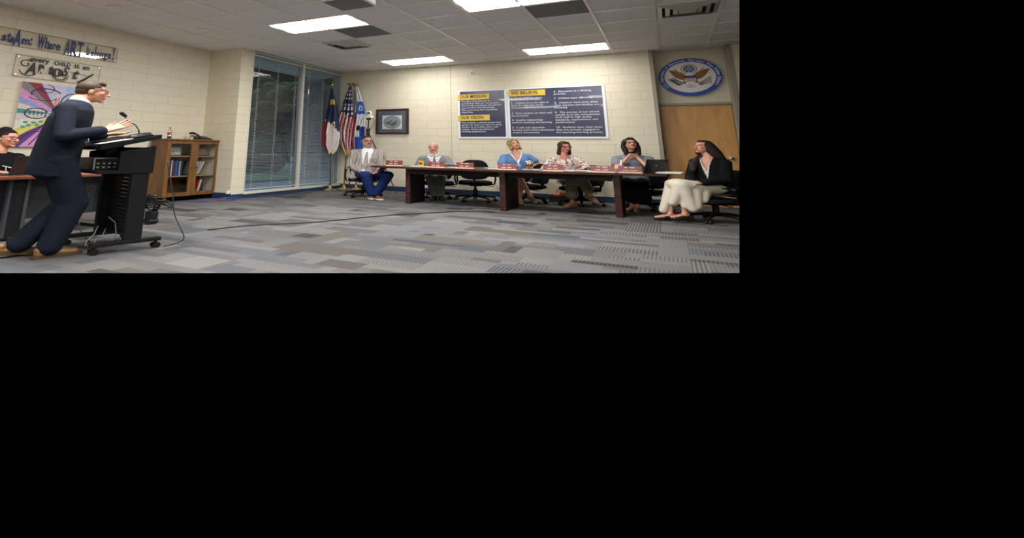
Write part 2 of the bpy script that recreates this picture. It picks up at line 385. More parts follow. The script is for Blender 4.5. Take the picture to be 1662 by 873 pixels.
for k, (x, y, h_) in enumerate([(-17, 3, 7), (-19, 12, 8.5), (-20, 22, 8), (-24, 32, 9.5), (-28, 43, 11), (-16, -6, 7.5)]):
    t = thing('tree', 'dark leafy tree across the lawn outside the window, %s' % ['nearest the frame of the left pane', 'second in the row', 'third in the row', 'fourth in the row', 'farthest in the row', 'leftmost in the row'][k], 'tree', (x, y, -.2), 'trees beyond the lawn outside')
    g = G(); g.cyl((x, y, -.2), (x, y, h_*.5), .28, .18); g.o('trunk', mat('bark', (70, 60, 52), .95), t)
    g = G(); r_ = random.Random(k+50)
    for i in range(170):
        a_, b_, c_ = r_.uniform(0, 6.28), r_.uniform(0, 1), r_.uniform(.12, 1); g.ell((x+math.cos(a_)*3.4*b_, y+math.sin(a_)*3.8*b_, h_*c_), [r_.uniform(.35, .75)]*3, n=8, m=6)
    g.o('crown', M_tree, t, smooth=True)
# ---------------------------------------------------------------- ceiling fixtures
M_diff = emit('lamp_diffuser', (1.0, .985, .96), LAMP_EMIT)
def troffer(c, r, label, k_=1.0):
    x0, x1, y0, y1 = c*T+.012, (c+2)*T-.012, r*T+.012, (r+1)*T-.012
    t = thing('ceiling_light', label, 'ceiling light', ((x0+x1)/2, (y0+y1)/2, H), 'troffer lights in the ceiling')
    g = G(); k = .024
    for a_ in ((x0, x1, y0, y0+k), (x0, x1, y1-k, y1), (x0, x0+k, y0+k, y1-k), (x1-k, x1, y0+k, y1-k)): g.bx(*a_, H-.012, H-.004)
    g.o('lamp_frame', M_white, t)
    ym = (y0+y1)/2
    g = G(); n = 24; x0 += k; x1 -= k; y0 += k; y1 -= k   # two gently bowed lenses
    for (ya, yb) in ((y0, ym-.03), (ym-.03, ym+.03), (ym+.03, y1)):
        pr = [(ya+(yb-ya)*i/8, H-.007-(.012*math.sin(PI*i/8) if yb-ya > .1 else -.002)) for i in range(9)]
        g.add([(x, y, z) for x in (x0, x1) for y, z in pr], [(i, i+1, i+10, i+9) for i in range(8)])
    g.o('diffuser', M_diff, t, smooth=True)
    ld = bpy.data.lights.new('lamp_light', 'AREA'); lo = bpy.data.objects.new('lamp_light', ld); COL.objects.link(lo)
    ld.shape = 'RECTANGLE'; ld.size = (x1-x0)*PROP.x; ld.size_y = (y1-y0)*PROP.y; ld.energy = LAMP_POWER*k_; ld.color = (1.0, .975, .94)
    lo.location = ((x0+x1)/2, (y0+y1)/2, H-.03); lo.parent = t; lo.matrix_parent_inverse = wm(t).inverted()
troffer(-2, -5, 'ceiling light panel beside the hanging projector')
troffer(-2, 0, 'ceiling light panel near the back wall above the grey suited man', .14)
troffer(2, -5, 'large ceiling light panel cut by the top edge of the view')
troffer(2, 0, 'ceiling light panel near the back wall above the navy board', .17)
for c, r in ((-2, -10), (2, -10), (6, -10), (-2, -15), (2, -15), (6, -15)): troffer(c, r, 'ceiling light panel overhead behind the viewer')
M_ret = mat('grey_return_grille', (112, 114, 116), .7, bump=.6, bscale=260)
for c, r, lb in ((-1, -4, 'dark grey square ceiling panel next to the light by the projector'), (3, -4, 'dark grey square ceiling panel beside the large light at the top')):
    t = thing('ceiling_return_panel', lb, 'ceiling panel', ((c+.5)*T, (r+.5)*T, H), 'dark return panels in the ceiling')
    g = G(); g.bx(c*T+.014, (c+1)*T-.014, r*T+.014, (r+1)*T-.014, H-.007, H-.002); g.o('grille_panel', M_ret, t)
def vent(xc, yc, hx, hy, label, m_):
    t = thing('ceiling_vent', label, 'air vent', (xc, yc, H), 'air vents in the ceiling')
    def frame(a, b, k, z0, z1):
        g = G(); 
        # sloped louvre ring
        o_ = [(-a, -b), (a, -b), (a, b), (-a, b)]; i_ = [(-(a-k), -(b-k)), (a-k, -(b-k)), (a-k, b-k), (-(a-k), b-k)]
        vs = [(xc+x, yc+y, z0) for x, y in o_]+[(xc+x, yc+y, z1) for x, y in i_]+[(xc+x, yc+y, z0+.004) for x, y in o_]+[(xc+x, yc+y, z1+.004) for x, y in i_]
        fs = []
        for q in range(4):
            p = (q+1) % 4; fs += [(q, p, 4+p, 4+q), (8+q, 12+q, 12+p, 8+p), (q, 8+q, 8+p, p), (4+q, 4+p, 12+p, 12+q)]
        g.add(vs, fs); return g
    g = G(); g.bx(xc-hx, xc+hx, yc-hy, yc+hy, H-.003, H-.001); g.o('vent_throat', mat('vent_dark', (20, 20, 20), .9), t)
    for q, s_ in enumerate((1, .74, .48)):
        frame(hx*s_, hy*s_, .042, H-.012-.012*q, H-.045-.006*q).o('louvre', m_, t)
    g = G(); g.bx(xc-hx*.3, xc+hx*.3, yc-hy*.3, yc+hy*.3, H-.052, H-.046); g.o('centre_plate', m_, t)
M_vent = mat('vent_enamel', (190, 188, 182), .4)
vent(-1.5*T, -2.5*T, .28, .28, 'square grey air vent next to the dark ceiling panel', M_vent)
vent(5.5*T, -2.5*T, .28, .28, 'square pale air vent in the ceiling above the door', M_vent)
for x, y, lb in ((-2.17, -4.5, 'round white disc on the ceiling nearest the viewer'), (-2.14, -3.21, 'small round white disc on the ceiling toward the alcove')):
    g = G(); g.lathe([(.0, H-.002), (.085, H-.002), (.09, H-.012), (.07, H-.03), (.03, H-.034), (0, H-.034)], (x, y, 0)); tag(smooth_by_angle(g.o('ceiling_speaker', M_white)), lb, 'ceiling disc', 'round discs in the ceiling')
# projector
t = thing('projector', 'white projector hanging from the ceiling, lens toward the door side', 'projector', (.6, -4.1, 3.05))
R = Matrix.Rotation(-.0, 3, 'Z')
M_pj = mat('projector_shell', (225, 226, 228), .35); M_pjb = mat('projector_base', (120, 120, 126), .5)
g = G(); g.bx(.5, .86, -4.3, -3.95, 3.075, 3.17, .012); g.o('projector_case', M_pj, t)
g = G(); g.bx(.505, .855, -4.295, -3.955, 3.055, 3.076, .004); g.o('base_plate', M_pjb, t)
g = G(); g.cyl((.79, -4.2, 3.12), (.895, -4.2, 3.12), .04); g.o('lens', mat('lens_black', (12, 12, 16), .1, coat=1), t)
g = G()
for i in range(8): g.bx(.56+i*.03, .575+i*.03, -4.302, -4.298, 3.09, 3.15)
g.o('cooling_slots', M_black, t)
g = G(); g.cyl((.68, -4.12, 3.17), (.68, -4.12, H), .022); g.cyl((.68, -4.12, H-.02), (.68, -4.12, H-.003), .07); g.o('mount_pole', M_white, t)
# ---------------------------------------------------------------- wall graphics
M_navy = mat('board_navy', (52, 54, 84), .22, coat=.3); M_bwhite = mat('board_white', (232, 236, 242), .35)
M_yel = mat('board_yellow', (226, 190, 78), .4); M_ink = mat('dark_ink', (44, 40, 48), .6); M_txt = mat('white_lettering', (226, 228, 236), .6)
def bw(x, z, d): return plane_m((x, YB-d, z), (1, 0, 0), (0, 0, 1), (0, -1, 0))
def board(name, label, x0, x1, zt, zb):
    t = thing(name, label, 'wall sign', ((x0+x1)/2, YB, zb), 'navy message boards on the back wall')
    g = G(); g.bx(x0, x1, YB-.016, YB-.001, zb, zt, .002); g.o('sign_border', M_bwhite, t)
    return t
ZB = 1.435; ZT = 2.71
t = board('mission_board', 'navy board with yellow OUR MISSION and OUR VISION banners on the back wall', -.125, .735, ZT, ZB)
g = G(); g.bx(-.085, .70, YB-.019, YB-.015, ZB+.045, ZT-.03); g.o('sign_face', M_navy, t)
def banner(t, x0, x1, z0, z1, s, wd):
    g = G(); g.bx(x0, x1, YB-.026, YB-.0185, z0, z1, .002); b = g.o('yellow_banner', M_yel, t)
    text('banner_lettering', s, bw(x0+.05, z0+.045, .0275), M_ink, b, .115, wd, bold=.0022, spacing=1.05)
banner(t, -.125, .44, 2.455, 2.60, 'OUR MISSION', .46); banner(t, -.125, .44, 1.90, 2.05, 'OUR VISION', .40)
def para(t, x, z, s, size, wd, lh=1.0):
    text('lettering', s, bw(x, z, .0215), M_txt, t, size, wd, line=lh)
para(t, -.062, 2.395, 'The Elkin City Schools, in\npartnership with our community,\nwill provide exemplary educational\nopportunities that encourage\nlifelong learning and responsible\ncitizenship.', .058, .70)
para(t, -.062, 1.83, 'We envision a school system that\nignites the desire to learn in every\nstudent by providing them with\nunique, varied and authentic\nlearning experiences.', .058, .70)
t = board('belief_board', 'wide navy board with yellow WE BELIEVE banner and ten beliefs in white', .74, 2.255, ZT, ZB)
g = G(); g.bx(.785, 2.215, YB-.019, YB-.015, ZB+.045, ZT-.035); g.o('sign_face', M_navy, t)
banner(t, .765, 1.37, 2.50, 2.645, 'WE BELIEVE', .44)
for z, s, wd in ((2.43, '1.  Every child has value.', .50), (2.305, '2.  Children have the right to\nlearn in a safe and secure\nenvironment.', .60), (2.045, '3.  Every student can learn and\nbe successful.', .64), (1.875, '4.  Quality relationships\nenhance teaching and learning.', .64), (1.685, '5.  A safe and supportive\nlearning environment promotes\nstudent achievement.', .66)):
    para(t, .81, z, s, .060, wd)
for z, s, wd in ((2.56, '6.  Education is a lifelong\nprocess.', .56), (2.39, '7.  Children learn differently.', .58), (2.28, '8.  Children learn best when\ntheir parents and families are\ninvolved.', .66), (2.045, '9.  The success of our school\nactivity is on the commitment\nof all staff to high quality\nstandards, expectations, and\nperformance.', .66), (1.685, '10.  Students learn best when\nthey are actively engaged in\nthe teaching-learning process.', .68)):
    para(t, 1.50, z, s, .060, wd)
# framed seal print
t = thing('framed_picture', 'dark wood framed seal print with blue mat on the back wall', 'framed picture', (-1.41, YB, 1.56))
M_walnut = mat('walnut_frame', (66, 40, 32), .35)
x0, x1, z0, z1 = -1.755, -1.075, 1.56, 2.275
g = G()
for a in ((x0, x1, z0, z0+.045), (x0, x1, z1-.045, z1), (x0, x0+.05, z0+.045, z1-.045), (x1-.05, x1, z0+.045, z1-.045)): g.bx(a[0], a[1], YB-.035, YB-.001, a[2], a[3], .004)
g.o('picture_frame', M_walnut, t)
g = G(); g.bx(x0+.05, x1-.05, YB-.02, YB-.004, z0+.045, z1-.045); g.o('picture_mat', mat('slate_mat', (84, 92, 106), .8), t)
g = G(); g.bx(-1.62, -1.21, YB-.024, YB-.0195, 1.70, 2.09); pr = g.o('print_sheet', mat('print_paper', (206, 208, 204), .8), t)
xc, zc = -1.415, 1.895
def disc(r, d, n=40, xc=xc, zc=zc, k=1.0): 
    g = G(); g.add([(xc+r*math.cos(2*PI*i/n), YB-d, zc+k*r*math.sin(2*PI*i/n)) for i in range(n)]+[(xc, YB-d, zc)], [(i, (i+1) % n, n) for i in range(n)]); return g
disc(.185, .0245).o('seal_rim', mat('seal_tan', (150, 138, 112), .8), pr); disc(.15, .025).o('seal_field', mat('seal_blue_grey', (120, 150, 178), .8), pr)
g = G()
for (a, b, r) in ((-.075, -.02, .05), (-.02, .03, .028), (.06, -.03, .045), (.01, -.07, .05), (.09, .03, .02)):
    g.ell((xc+a, YB-.0255, zc+b), (r, .0015, r*.8))
g.o('seal_figures', mat('seal_brown', (110, 82, 60), .8), pr)
g = G(); g.bx(x0+.05, x1-.05, YB-.0285, YB-.0275, z0+.045, z1-.045); g.o('picture_glass', glassy('picture_glass', (1, 1, 1), .0, .03), t)
# little sensor above the board
t = thing('wall_sensor', 'tiny white wall sensor with dark eye high on the back wall', 'sensor', (.145, YB, 3.18))
g = G(); g.bx(.115, .175, YB-.03, YB-.001, 3.14, 3.215, .004); g.o('sensor_case', M_white, t); g = G(); g.ell((.145, YB-.031, 3.178), (.016, .008, .016)); g.o('sensor_eye', M_black, t)
# round education seal over the door
YS = YD-.012; sx, sz = 3.403, 2.815
t = thing('round_seal_sign', 'large round blue rimmed eagle seal on the panel above the door', 'seal sign', (sx, YS, 2.39))
def sdisc(r, d0, d1, n=64):
    g = G(); g.loft([[(sx+r*math.cos(2*PI*i/n), YS-d0, sz+1.08*r*math.sin(2*PI*i/n)) for i in range(n)], [(sx+r*math.cos(2*PI*i/n), YS-d1, sz+1.08*r*math.sin(2*PI*i/n)) for i in range(n)]]); return g
sdisc(.412, 0, .03).o('sign_disc_edge', mat('pale_edge', (205, 208, 214), .5), t)
sdisc(.405, .028, .033).o('blue_ring', mat('seal_blue', (42, 72, 160), .45), t)
sdisc(.325, .03, .036).o('white_field', mat('seal_white', (226, 220, 220), .45), t)
def sm(x, z, d): return plane_m((sx+x, YS-d, sz+z*1.08), (1, 0, 0), (0, 0, 1), (0, -1, 0))
def ringtext(s, a0, a1, parent):
    n = len(s)
    for i, ch in enumerate(s):
        if ch == ' ': continue
        a = math.radians(a0+(a1-a0)*i/(n-1)); r = .345
        tx = Vector((math.sin(a), 0, -math.cos(a))); up = Vector((math.cos(a), 0, math.sin(a)))
        M_ = plane_m((sx+r*math.cos(a), YS-.034, sz+1.08*r*math.sin(a)), tx, up, (0, -1, 0))
        yield ch, M_
bmv = []
def ring_word(s, a0, a1):
    # one mesh per phrase
    meshes = []
    for ch, M_ in ringtext(s, a0, a1, t):
        o_ = text('rim_lettering', ch, M_, M_txt, None, .062, None, align='CENTER', bold=.001); meshes.append(o_)
    bm = bmesh.new()
    for o_ in meshes: bm.from_mesh(o_.data); bpy.data.objects.remove(o_)
    me = bpy.data.meshes.new('rim_lettering'); bm.to_mesh(me); bm.free(); me.materials.append(M_txt); link('rim_lettering', me, t)
ring_word('U.S. Department of Education', 212, 98); ring_word('National Blue Ribbon Schools', 86, -30)
def flat(name, polys, m_, d, parent=t):
    g = G()
    for P in polys:
        n = len(P); g.add([(sx+x, YS-d, sz+1.08*z) for x, z in P]+[(sx+x, YS-d-.0012, sz+1.08*z) for x, z in P], [tuple(range(n)), tuple(range(2*n-1, n-1, -1))]+[(i, (i+1) % n, n+(i+1) % n, n+i) for i in range(n)])
    return g.o(name, m_, parent)
def circ(x, z, r, n=20, k=1): return [(x+r*math.cos(2*PI*i/n), z+k*r*math.sin(2*PI*i/n)) for i in range(n)]
M_eag = mat('eagle_brown', (132, 88, 44), .6); M_gold = mat('emblem_gold', (160, 134, 70), .5); M_em_blue = mat('emblem_blue', (44, 58, 122), .5)
wing = [(-.05, .0), (-.055, .06), (-.09, .10), (-.15, .135), (-.20, .15), (-.265, .165), (-.235, .10), (-.21, .05), (-.18, .0), (-.13, -.04), (-.06, -.07)]
flat('eagle_wing', [wing], M_eag, .036); flat('eagle_wing', [[(-x, z) for x, z in wing]][0:1], M_eag, .036)
flat('eagle_body', [[(-.06, .02), (.06, .02), (.07, -.08), (.0, -.15), (-.07, -.08)], [(-.075, -.06), (-.105, -.13), (-.02, -.11)], [(.075, -.06), (.12, -.13), (.02, -.11)]], M_eag, .0365)
flat('eagle_head', [[(-.02, .02), (.035, .02), (.03, .07), (.005, .09), (-.03, .08), (-.055, .065), (-.025, .055)]], mat('eagle_white', (222, 222, 222), .6), .037)
flat('tail', [[(-.01, -.14), (.01, -.14), (.07, -.20), (.04, -.225), (0, -.235), (-.04, -.225), (-.07, -.20)]], mat('feather_pale', (196, 196, 200), .6), .0365)
flat('shield', [[(-.075, .015), (.075, .015), (.075, -.07), (.05, -.115), (0, -.14), (-.05, -.115), (-.075, -.07)]], M_txt, .0385)
flat('shield_stripes', [[(-.072+.0233*i, -.02), (-.0605+.0233*i, -.02), (-.0605+.0233*i, -.10 if 0 < i < 6 else -.07), (-.072+.0233*i, -.10 if 0 < i < 6 else -.07)] for i in range(7)], mat('stripe_red', (172, 62, 66), .6), .040)
flat('shield_chief', [[(-.08, .018), (-.06, .035), (0, .03), (.06, .035), (.08, .018), (.078, -.022), (-.078, -.022)]], M_em_blue, .0405)
flat('glory_ring', [circ(0, .175, .105, 30), ], M_gold, .0362); flat('glory_inner', [circ(0, .175, .09, 30)], MATS['seal_white'], .0376); flat('star_disc', [circ(0, .175, .073, 30)], M_em_blue, .039)
def star(x, z, r): return [(x+(r if i % 2 == 0 else r*.45)*math.sin(PI*i/5), z+(r if i % 2 == 0 else r*.45)*math.cos(PI*i/5)) for i in range(10)]
flat('stars', [star(x, .175+z, .013) for x, z in ((0, 0), (-.03, 0), (.03, 0), (-.015, .026), (.015, .026), (-.015, -.026), (.015, -.026), (0, .05), (0, -.05), (-.045, .024), (.045, .024), (-.045, -.024), (.045, -.024))], M_txt, .0405)
flat('ribbon', [[(s_*x, z) for x, z in P] for s_ in (-1, 1) for P in ([(.05, .04), (.08, .05), (.10, .085), (.07, .075)], [(.09, .08), (.14, .10), (.145, .12), (.10, .105)], [(.14, .11), (.17, .15), (.20, .17), (.185, .185), (.155, .165)])], M_gold, .0377)
lv = [];
for i in range(7):
    x, z = -.10-.018*i, -.155+.02*i
    for s_ in (-1, 1): lv.append([(x, z), (x-.03+.02*s_, z+.005+.02*s_), (x-.055+.028*s_, z+.02+.03*s_), (x-.02+.022*s_, z+.028+.012*s_)])
flat('olive_branch', lv+[[(-.06, -.13), (-.22, -.03), (-.225, -.04), (-.065, -.14)]], mat('olive_green', (44, 84, 62), .6), .037)
ar = []
for i in range(5): ar += [[(.09+.008*i, -.15-.006*i), (.235, -.01-.03*i), (.24, -.018-.03*i), (.095+.008*i, -.158-.006*i)], [(.235, -.02-.03*i), (.262, .01-.03*i), (.25, -.03-.03*i)]]
flat('arrows', ar, mat('arrow_grey_brown', (112, 90, 78), .6), .037)
# ---------------------------------------------------------------- signs on the left wall
def lw(y, z, d): return plane_m((XL+d, y, z), (0, 1, 0), (0, 0, 1), (1, 0, 0))
M_acr = glassy('clear_acrylic', (.965, .96, .94), .02, .01)
M_acr2 = glassy('matte_acrylic', (.965, .96, .94), .0, .35)
def acrylic(name, label, y0, y1, z0, z1, m_=None):
    t = thing(name, label, 'wall sign', (XL, (y0+y1)/2, z0)); g = G(); g.bx(XL+.014, XL+.02, y0, y1, z0, z1); g.o('clear_panel', m_ or M_acr, t)
    g = G(); P4 = [(XL+.017, y0, z0), (XL+.017, y1, z0), (XL+.017, y1, z1), (XL+.017, y0, z1), (XL+.017, y0, z0)]
    for a_, b_ in zip(P4, P4[1:]): g.cyl(a_, b_, .0032, n=4)
    g.o('polished_edge', mat('acrylic_edge', (120, 112, 98), .4), t)
    for y in (y0+.025, y1-.025):
        for z in (z0+.03, z1-.03): g = G(); g.cyl((XL, y, z), (XL+.026, y, z), .011, n=12); g.o('standoff', M_chrome, t)
    return t
M_ltr = mat('navy_letter', (40, 54, 110), .5); M_blk = mat('black_letter', (26, 24, 28), .5)
t = acrylic('art_banner_sign', 'clear panel with blue whimsical words Where ART belongs on the left wall', -5.45, -3.675, 2.775, 3.065)
def letters(t, seq, m_):
    for s, y, z, size, wd, sh, bd in seq: text('lettering', s, lw(y, z, .0215), m_, t, size, wd, bold=bd, shear=sh, ext=.002)
letters(t, [('s', -5.105, 2.835, .2, .045, 0, .006), ('t', -5.05, 2.83, .27, .04, 0, .006), ('e', -5.022, 2.825, .2, .042, .1, .006), ('A', -4.98, 2.79, .38, .08, .1, .010), ('m', -4.895, 2.83, .2, .085, 0, .005), (':', -4.80, 2.835, .24, .018, 0, .010),
 ('W', -4.717, 2.80, .34, .08, .05, .011), ('h', -4.635, 2.815, .29, .048, 0, .006), ('e', -4.582, 2.82, .22, .04, 0, .006), ('r', -4.538, 2.825, .22, .03, 0, .006), ('e', -4.50, 2.825, .22, .055, 0, .006),
 ('A', -4.393, 2.77, .40, .066, .1, .009), ('R', -4.325, 2.765, .40, .085, 0, .010), ('T', -4.232, 2.765, .40, .075, 0, .009),
 ('b', -4.11, 2.825, .28, .035, 0, .004), ('e', -4.05, 2.83, .17, .038, 0, .004), ('l', -4.0, 2.835, .28, .012, 0, .005), ('o', -3.975, 2.835, .17, .036, 0, .004), ('n', -3.928, 2.835, .18, .046, 0, .005), ('g', -3.868, 2.83, .20, .05, 0, .006), ('s', -3.806, 2.835, .20, .036, 0, .006), ('!', -3.745, 2.82, .36, .018, .05, .010)], M_ltr)
t = acrylic('artist_sign', 'clear panel reading every child is an Artist beneath the blue banner', -4.92, -3.885, 2.265, 2.64, M_acr2)
letters(t, [('every', -4.767, 2.555, .125, .225, 0, .003), ('CHILD', -4.489, 2.55, .10, .205, 0, .002), ('IS', -4.235, 2.545, .10, .062, 0, .002), ('an', -4.122, 2.545, .12, .09, 0, .003),
 ('A', -4.79, 2.33, .29, .12, .25, .009), ('R', -4.652, 2.375, .185, .09, 0, .020), ('t', -4.545, 2.37, .26, .06, .2, .006), ('S', -4.38, 2.37, .24, .09, .3, .005), ('t', -4.25, 2.345, .26, .08, .35, .009)], M_blk)
def lpoly(name, polys, m_, d, t):
    g = G()
    for P in polys: n = len(P); g.add([(XL+d, y, z) for y, z in P]+[(XL+d+.002, y, z) for y, z in P], [tuple(range(n)), tuple(range(2*n-1, n-1, -1))]+[(i, (i+1) % n, n+(i+1) % n, n+i) for i in range(n)])
    return g.o(name, m_, t)
lpoly('letter_dot', [circ(-4.43, 2.415, .075, 30, 1.0)], M_blk, .0215, t)
text('lettering', 'i', lw(-4.445, 2.375, .0245), mat('sign_cream', (214, 204, 178), .5), t, .12, .02, bold=.008)
g = G()
def curl(g, cy, cz, r0, r1, a0, a1, th, n=28):
    pts = [(XL+.0225, cy+(r0+(r1-r0)*i/n)*math.cos(math.radians(a0+(a1-a0)*i/n)), cz+(r0+(r1-r0)*i/n)*math.sin(math.radians(a0+(a1-a0)*i/n))) for i in range(n+1)]; g.tube(pts, th, 6)
curl(g, -4.80, 2.50, .02, .075, 420, 40, .006); curl(g, -4.77, 2.40, .09, .11, 190, 330, .006); curl(g, -4.385, 2.36, .095, .095, 170, 395, .004)
for a in range(200, 380, 26): y, z = -4.385+.07*math.cos(math.radians(a)), 2.36+.07*math.sin(math.radians(a)); g.ell((XL+.0225, y, z), (.002, .013, .013))
g.tube([(XL+.0225, -4.30, 2.46), (XL+.0225, -4.15, 2.44), (XL+.0225, -3.97, 2.42)], .003, 6)
g.tube([(XL+.0225, -4.15, 2.28), (XL+.0225, -4.08, 2.35), (XL+.0225, -3.97, 2.48)], [.020, .014, .008], 6)
g.o('flourish', M_blk, t)
# painting
y0, y1, z0, z1 = -4.81, -4.10, 1.085, 2.185
t = thing('abstract_painting', 'bright abstract canvas of radiating coloured rays behind the standing speaker', 'painting', (XL, (y0+y1)/2, z0))
g = G(); g.bx(XL+.002, XL+.04, y0, y1, z0, z1); g.o('canvas', mat('canvas_white', (214, 206, 210), .8), t)
cy_, cz_ = -4.34, 1.66; rr = random.Random(4)
rays = [(8, (190, 220, 226)), (30, (120, 148, 205)), (48, (186, 90, 158)), (66, (128, 196, 190)), (84, (168, 190, 216)), (100, (200, 190, 222)), (116, (190, 186, 214)), (128, (132, 46, 74)), (138, (128, 120, 124)), (150, (206, 140, 190)), (161, (138, 148, 206)), (172, (206, 196, 180)), (182, (60, 140, 140)), (196, (196, 196, 186)), (212, (214, 210, 190)), (224, (206, 196, 96)), (236, (92, 50, 128)), (250, (200, 140, 190)), (264, (214, 190, 214)), (280, (90, 176, 160)), (298, (206, 130, 180)), (320, (150, 170, 212)), (342, (206, 110, 100)), (360, (206, 190, 120))]
def clip(a):
    c_, s_ = math.cos(math.radians(a)), math.sin(math.radians(a)); k = 9
    if c_ > 1e-6: k = min(k, (y1-cy_)/c_)
    if c_ < -1e-6: k = min(k, (y0-cy_)/c_)
    if s_ > 1e-6: k = min(k, (z1-cz_)/s_)
    if s_ < -1e-6: k = min(k, (z0-cz_)/s_)
    return (cy_+k*c_, cz_+k*s_)
corners = [(math.degrees(math.atan2(z-cz_, y-cy_)) % 360, (y, z)) for y in (y0, y1) for z in (z0, z1)]
prev = 0; g = G(); mm = []
for k, (a, c_) in enumerate(rays):
    P = [(cy_, cz_), clip(prev)]+[p for q, p in sorted(corners) if prev < q < a]+[clip(a)]
    m_ = mat('paint_%02d' % k, c_, .6, vary=.25, vscale=25); g.m = k; mm.append(m_)
    g.add([(XL+.0405, y, z) for y, z in P]+[(XL+.0412, y, z) for y, z in P], [tuple(range(len(P))), tuple(range(2*len(P)-1, len(P)-1, -1))]); prev = a
g.o('painted_rays', mm, t)
M_line = mat('paint_plum', (84, 44, 92), .6)
g = G()
def stroke(g, pts, w_): g.tube([(XL+.043, y, z) for y, z in pts], w_, 6)
def arc(cy, cz, ry, rz, a0, a1, n=14): return [(cy+ry*math.cos(math.radians(a0+(a1-a0)*i/n)), cz+rz*math.sin(math.radians(a0+(a1-a0)*i/n))) for i in range(n+1)]
stroke(g, arc(-4.52, 2.0, .17, .10, 200, 20), .009); stroke(g, arc(-4.55, 1.95, .16, .06, 350, 190), .005); stroke(g, arc(-4.2, 1.85, .14, .2, 190, 60), .008); stroke(g, arc(-4.2, 1.85, .09, .13, 190, 60), .006)
stroke(g, arc(-4.6, 1.66, .13, .09, 20, 340), .008)
for i in range(5): stroke(g, arc(-4.68+.045*i, 1.66, .012, .035, 90, -90, 6), .005)
stroke(g, arc(-4.52, 2.1, .08, .07, 90, -200), .005); stroke(g, [(-4.79, 1.18), (-4.6, 1.35), (-4.42, 1.55)], .006); stroke(g, [(-4.62, 1.12), (-4.5, 1.35), (-4.47, 1.5)], .007); stroke(g, arc(-4.52, 1.2, .2, .15, 180, 60), .005)
g.o('painted_lines', M_line, t)
g = G(); g.m = 0
for P in ([(-4.79, 1.25), (-4.79, 1.33), (-4.40, 1.60), (-4.42, 1.54)],):
    g.add([(XL+.0416, y, z) for y, z in P]+[(XL+.042, y, z) for y, z in P], [(0, 1, 2, 3), (7, 6, 5, 4)])
g.o('yellow_bar', mat('paint_yellow', (214, 206, 92), .6), t)
g = G()
for i, (y, z) in enumerate(((-4.7, 1.5), (-4.66, 1.45), (-4.61, 1.5), (-4.57, 1.46), (-4.53, 1.52), (-4.72, 1.42))): g.ell((XL+.041, y, z), (.003, .03, .022))
g.o('painted_dabs', mat('paint_teal', (70, 150, 150), .6), t)
g = G(); g.ell((XL+.04, -4.36, 1.66), (.006, .07, .1)); g.o('painted_centre', mat('paint_blue', (50, 62, 150), .6), t)
g = G(); g.bx(XL+.041, XL+.044, -4.41, -4.39, 1.75, 1.95); g.bx(XL+.041, XL+.0445, -4.37, -4.355, 1.75, 1.97); g.o('orange_strokes', mat('paint_orange', (216, 140, 60), .6), t)
# ---------------------------------------------------------------- bookcase
M_oak = wood('oak', (128, 88, 44), (92, 58, 28), 2, 2.0, .4, 6); M_oakd = mat('oak_dark_inside', (70, 46, 26), .6)
X1 = -2.85; Y0, Y1, ZA, ZC = -2.955, -1.965, .105, 1.285
bc = thing('bookcase', 'oak bookcase with two glass doors beside the alcove wall', 'bookcase', (-3.02, -2.46, 0))
g = G(); X0 = XL+.02
g.bx(X0, X1-.02, Y0, Y0+.02, ZA, ZC-.03); g.bx(X0, X1-.02, Y1-.02, Y1, ZA, ZC-.03); g.bx(X0, X1-.02, Y0+.02, Y1-.02, ZA, ZA+.02); g.bx(X0, X0+.012, Y0+.02, Y1-.02, ZA+.02, ZC-.03)
g.o('carcass', M_oak, bc)
g = G(); g.bx(X0, X1+.02, Y0-.02, Y1+.02, ZC-.03, ZC, .004); g.o('top_board', M_oak, bc)
g = G()
for z in (.50, .915): g.bx(X0+.012, X1-.03, Y0+.02, Y1-.02, z, z+.018)
g.o('shelf', mat('oak_shelf', (150, 128, 98), .5), bc)
for z0_ in (0,):
    for y in (Y0+.05, Y1-.05):
        for x in (X0+.04, X1-.05): g = G(); g.bx(x-.02, x+.02, y-.02, y+.02, 0, ZA); g.o('foot', mat('dark_steel', (46, 48, 54), .4, .8), bc)
ym = (Y0+Y1)/2
for a, b, hy in ((Y0+.001, ym-.002, ym-.03), (ym+.002, Y1-.001, ym+.03)):
    g = G(); k = .07
    g.bx(X1-.02, X1, a, a+k, ZA, ZC-.03, .003); g.bx(X1-.02, X1, b-k, b, ZA, ZC-.03, .003); g.bx(X1-.02, X1, a+k, b-k, ZA, ZA+.08, .003); g.bx(X1-.02, X1, a+k, b-k, ZC-.10, ZC-.03, .003)
    dr = g.o('glass_door', M_oak, bc)
    g = G(); g.bx(X1-.012, X1-.009, a+k, b-k, ZA+.08, ZC-.10); g.o('door_pane', glassy('cabinet_glass', (.96, .96, .96), .0, .03) if 'cabinet_glass' not in MATS else MATS['cabinet_glass'], dr)
    g = G(); g.ell((X1+.012, hy, .69), (.012, .011, .011)); g.o('knob', M_brass, dr)
bkc = [('navy', (38, 50, 84)), ('navy', (34, 44, 78)), ('white', (206, 206, 204)), ('navy', (40, 56, 92)), ('white', (214, 212, 206)), ('maroon', (86, 40, 44)), ('navy', (36, 46, 80)), ('blue', (52, 84, 130)), ('navy', (38, 48, 80)), ('grey', (150, 154, 160)), ('navy', (36, 46, 76))]
y = Y0+.07
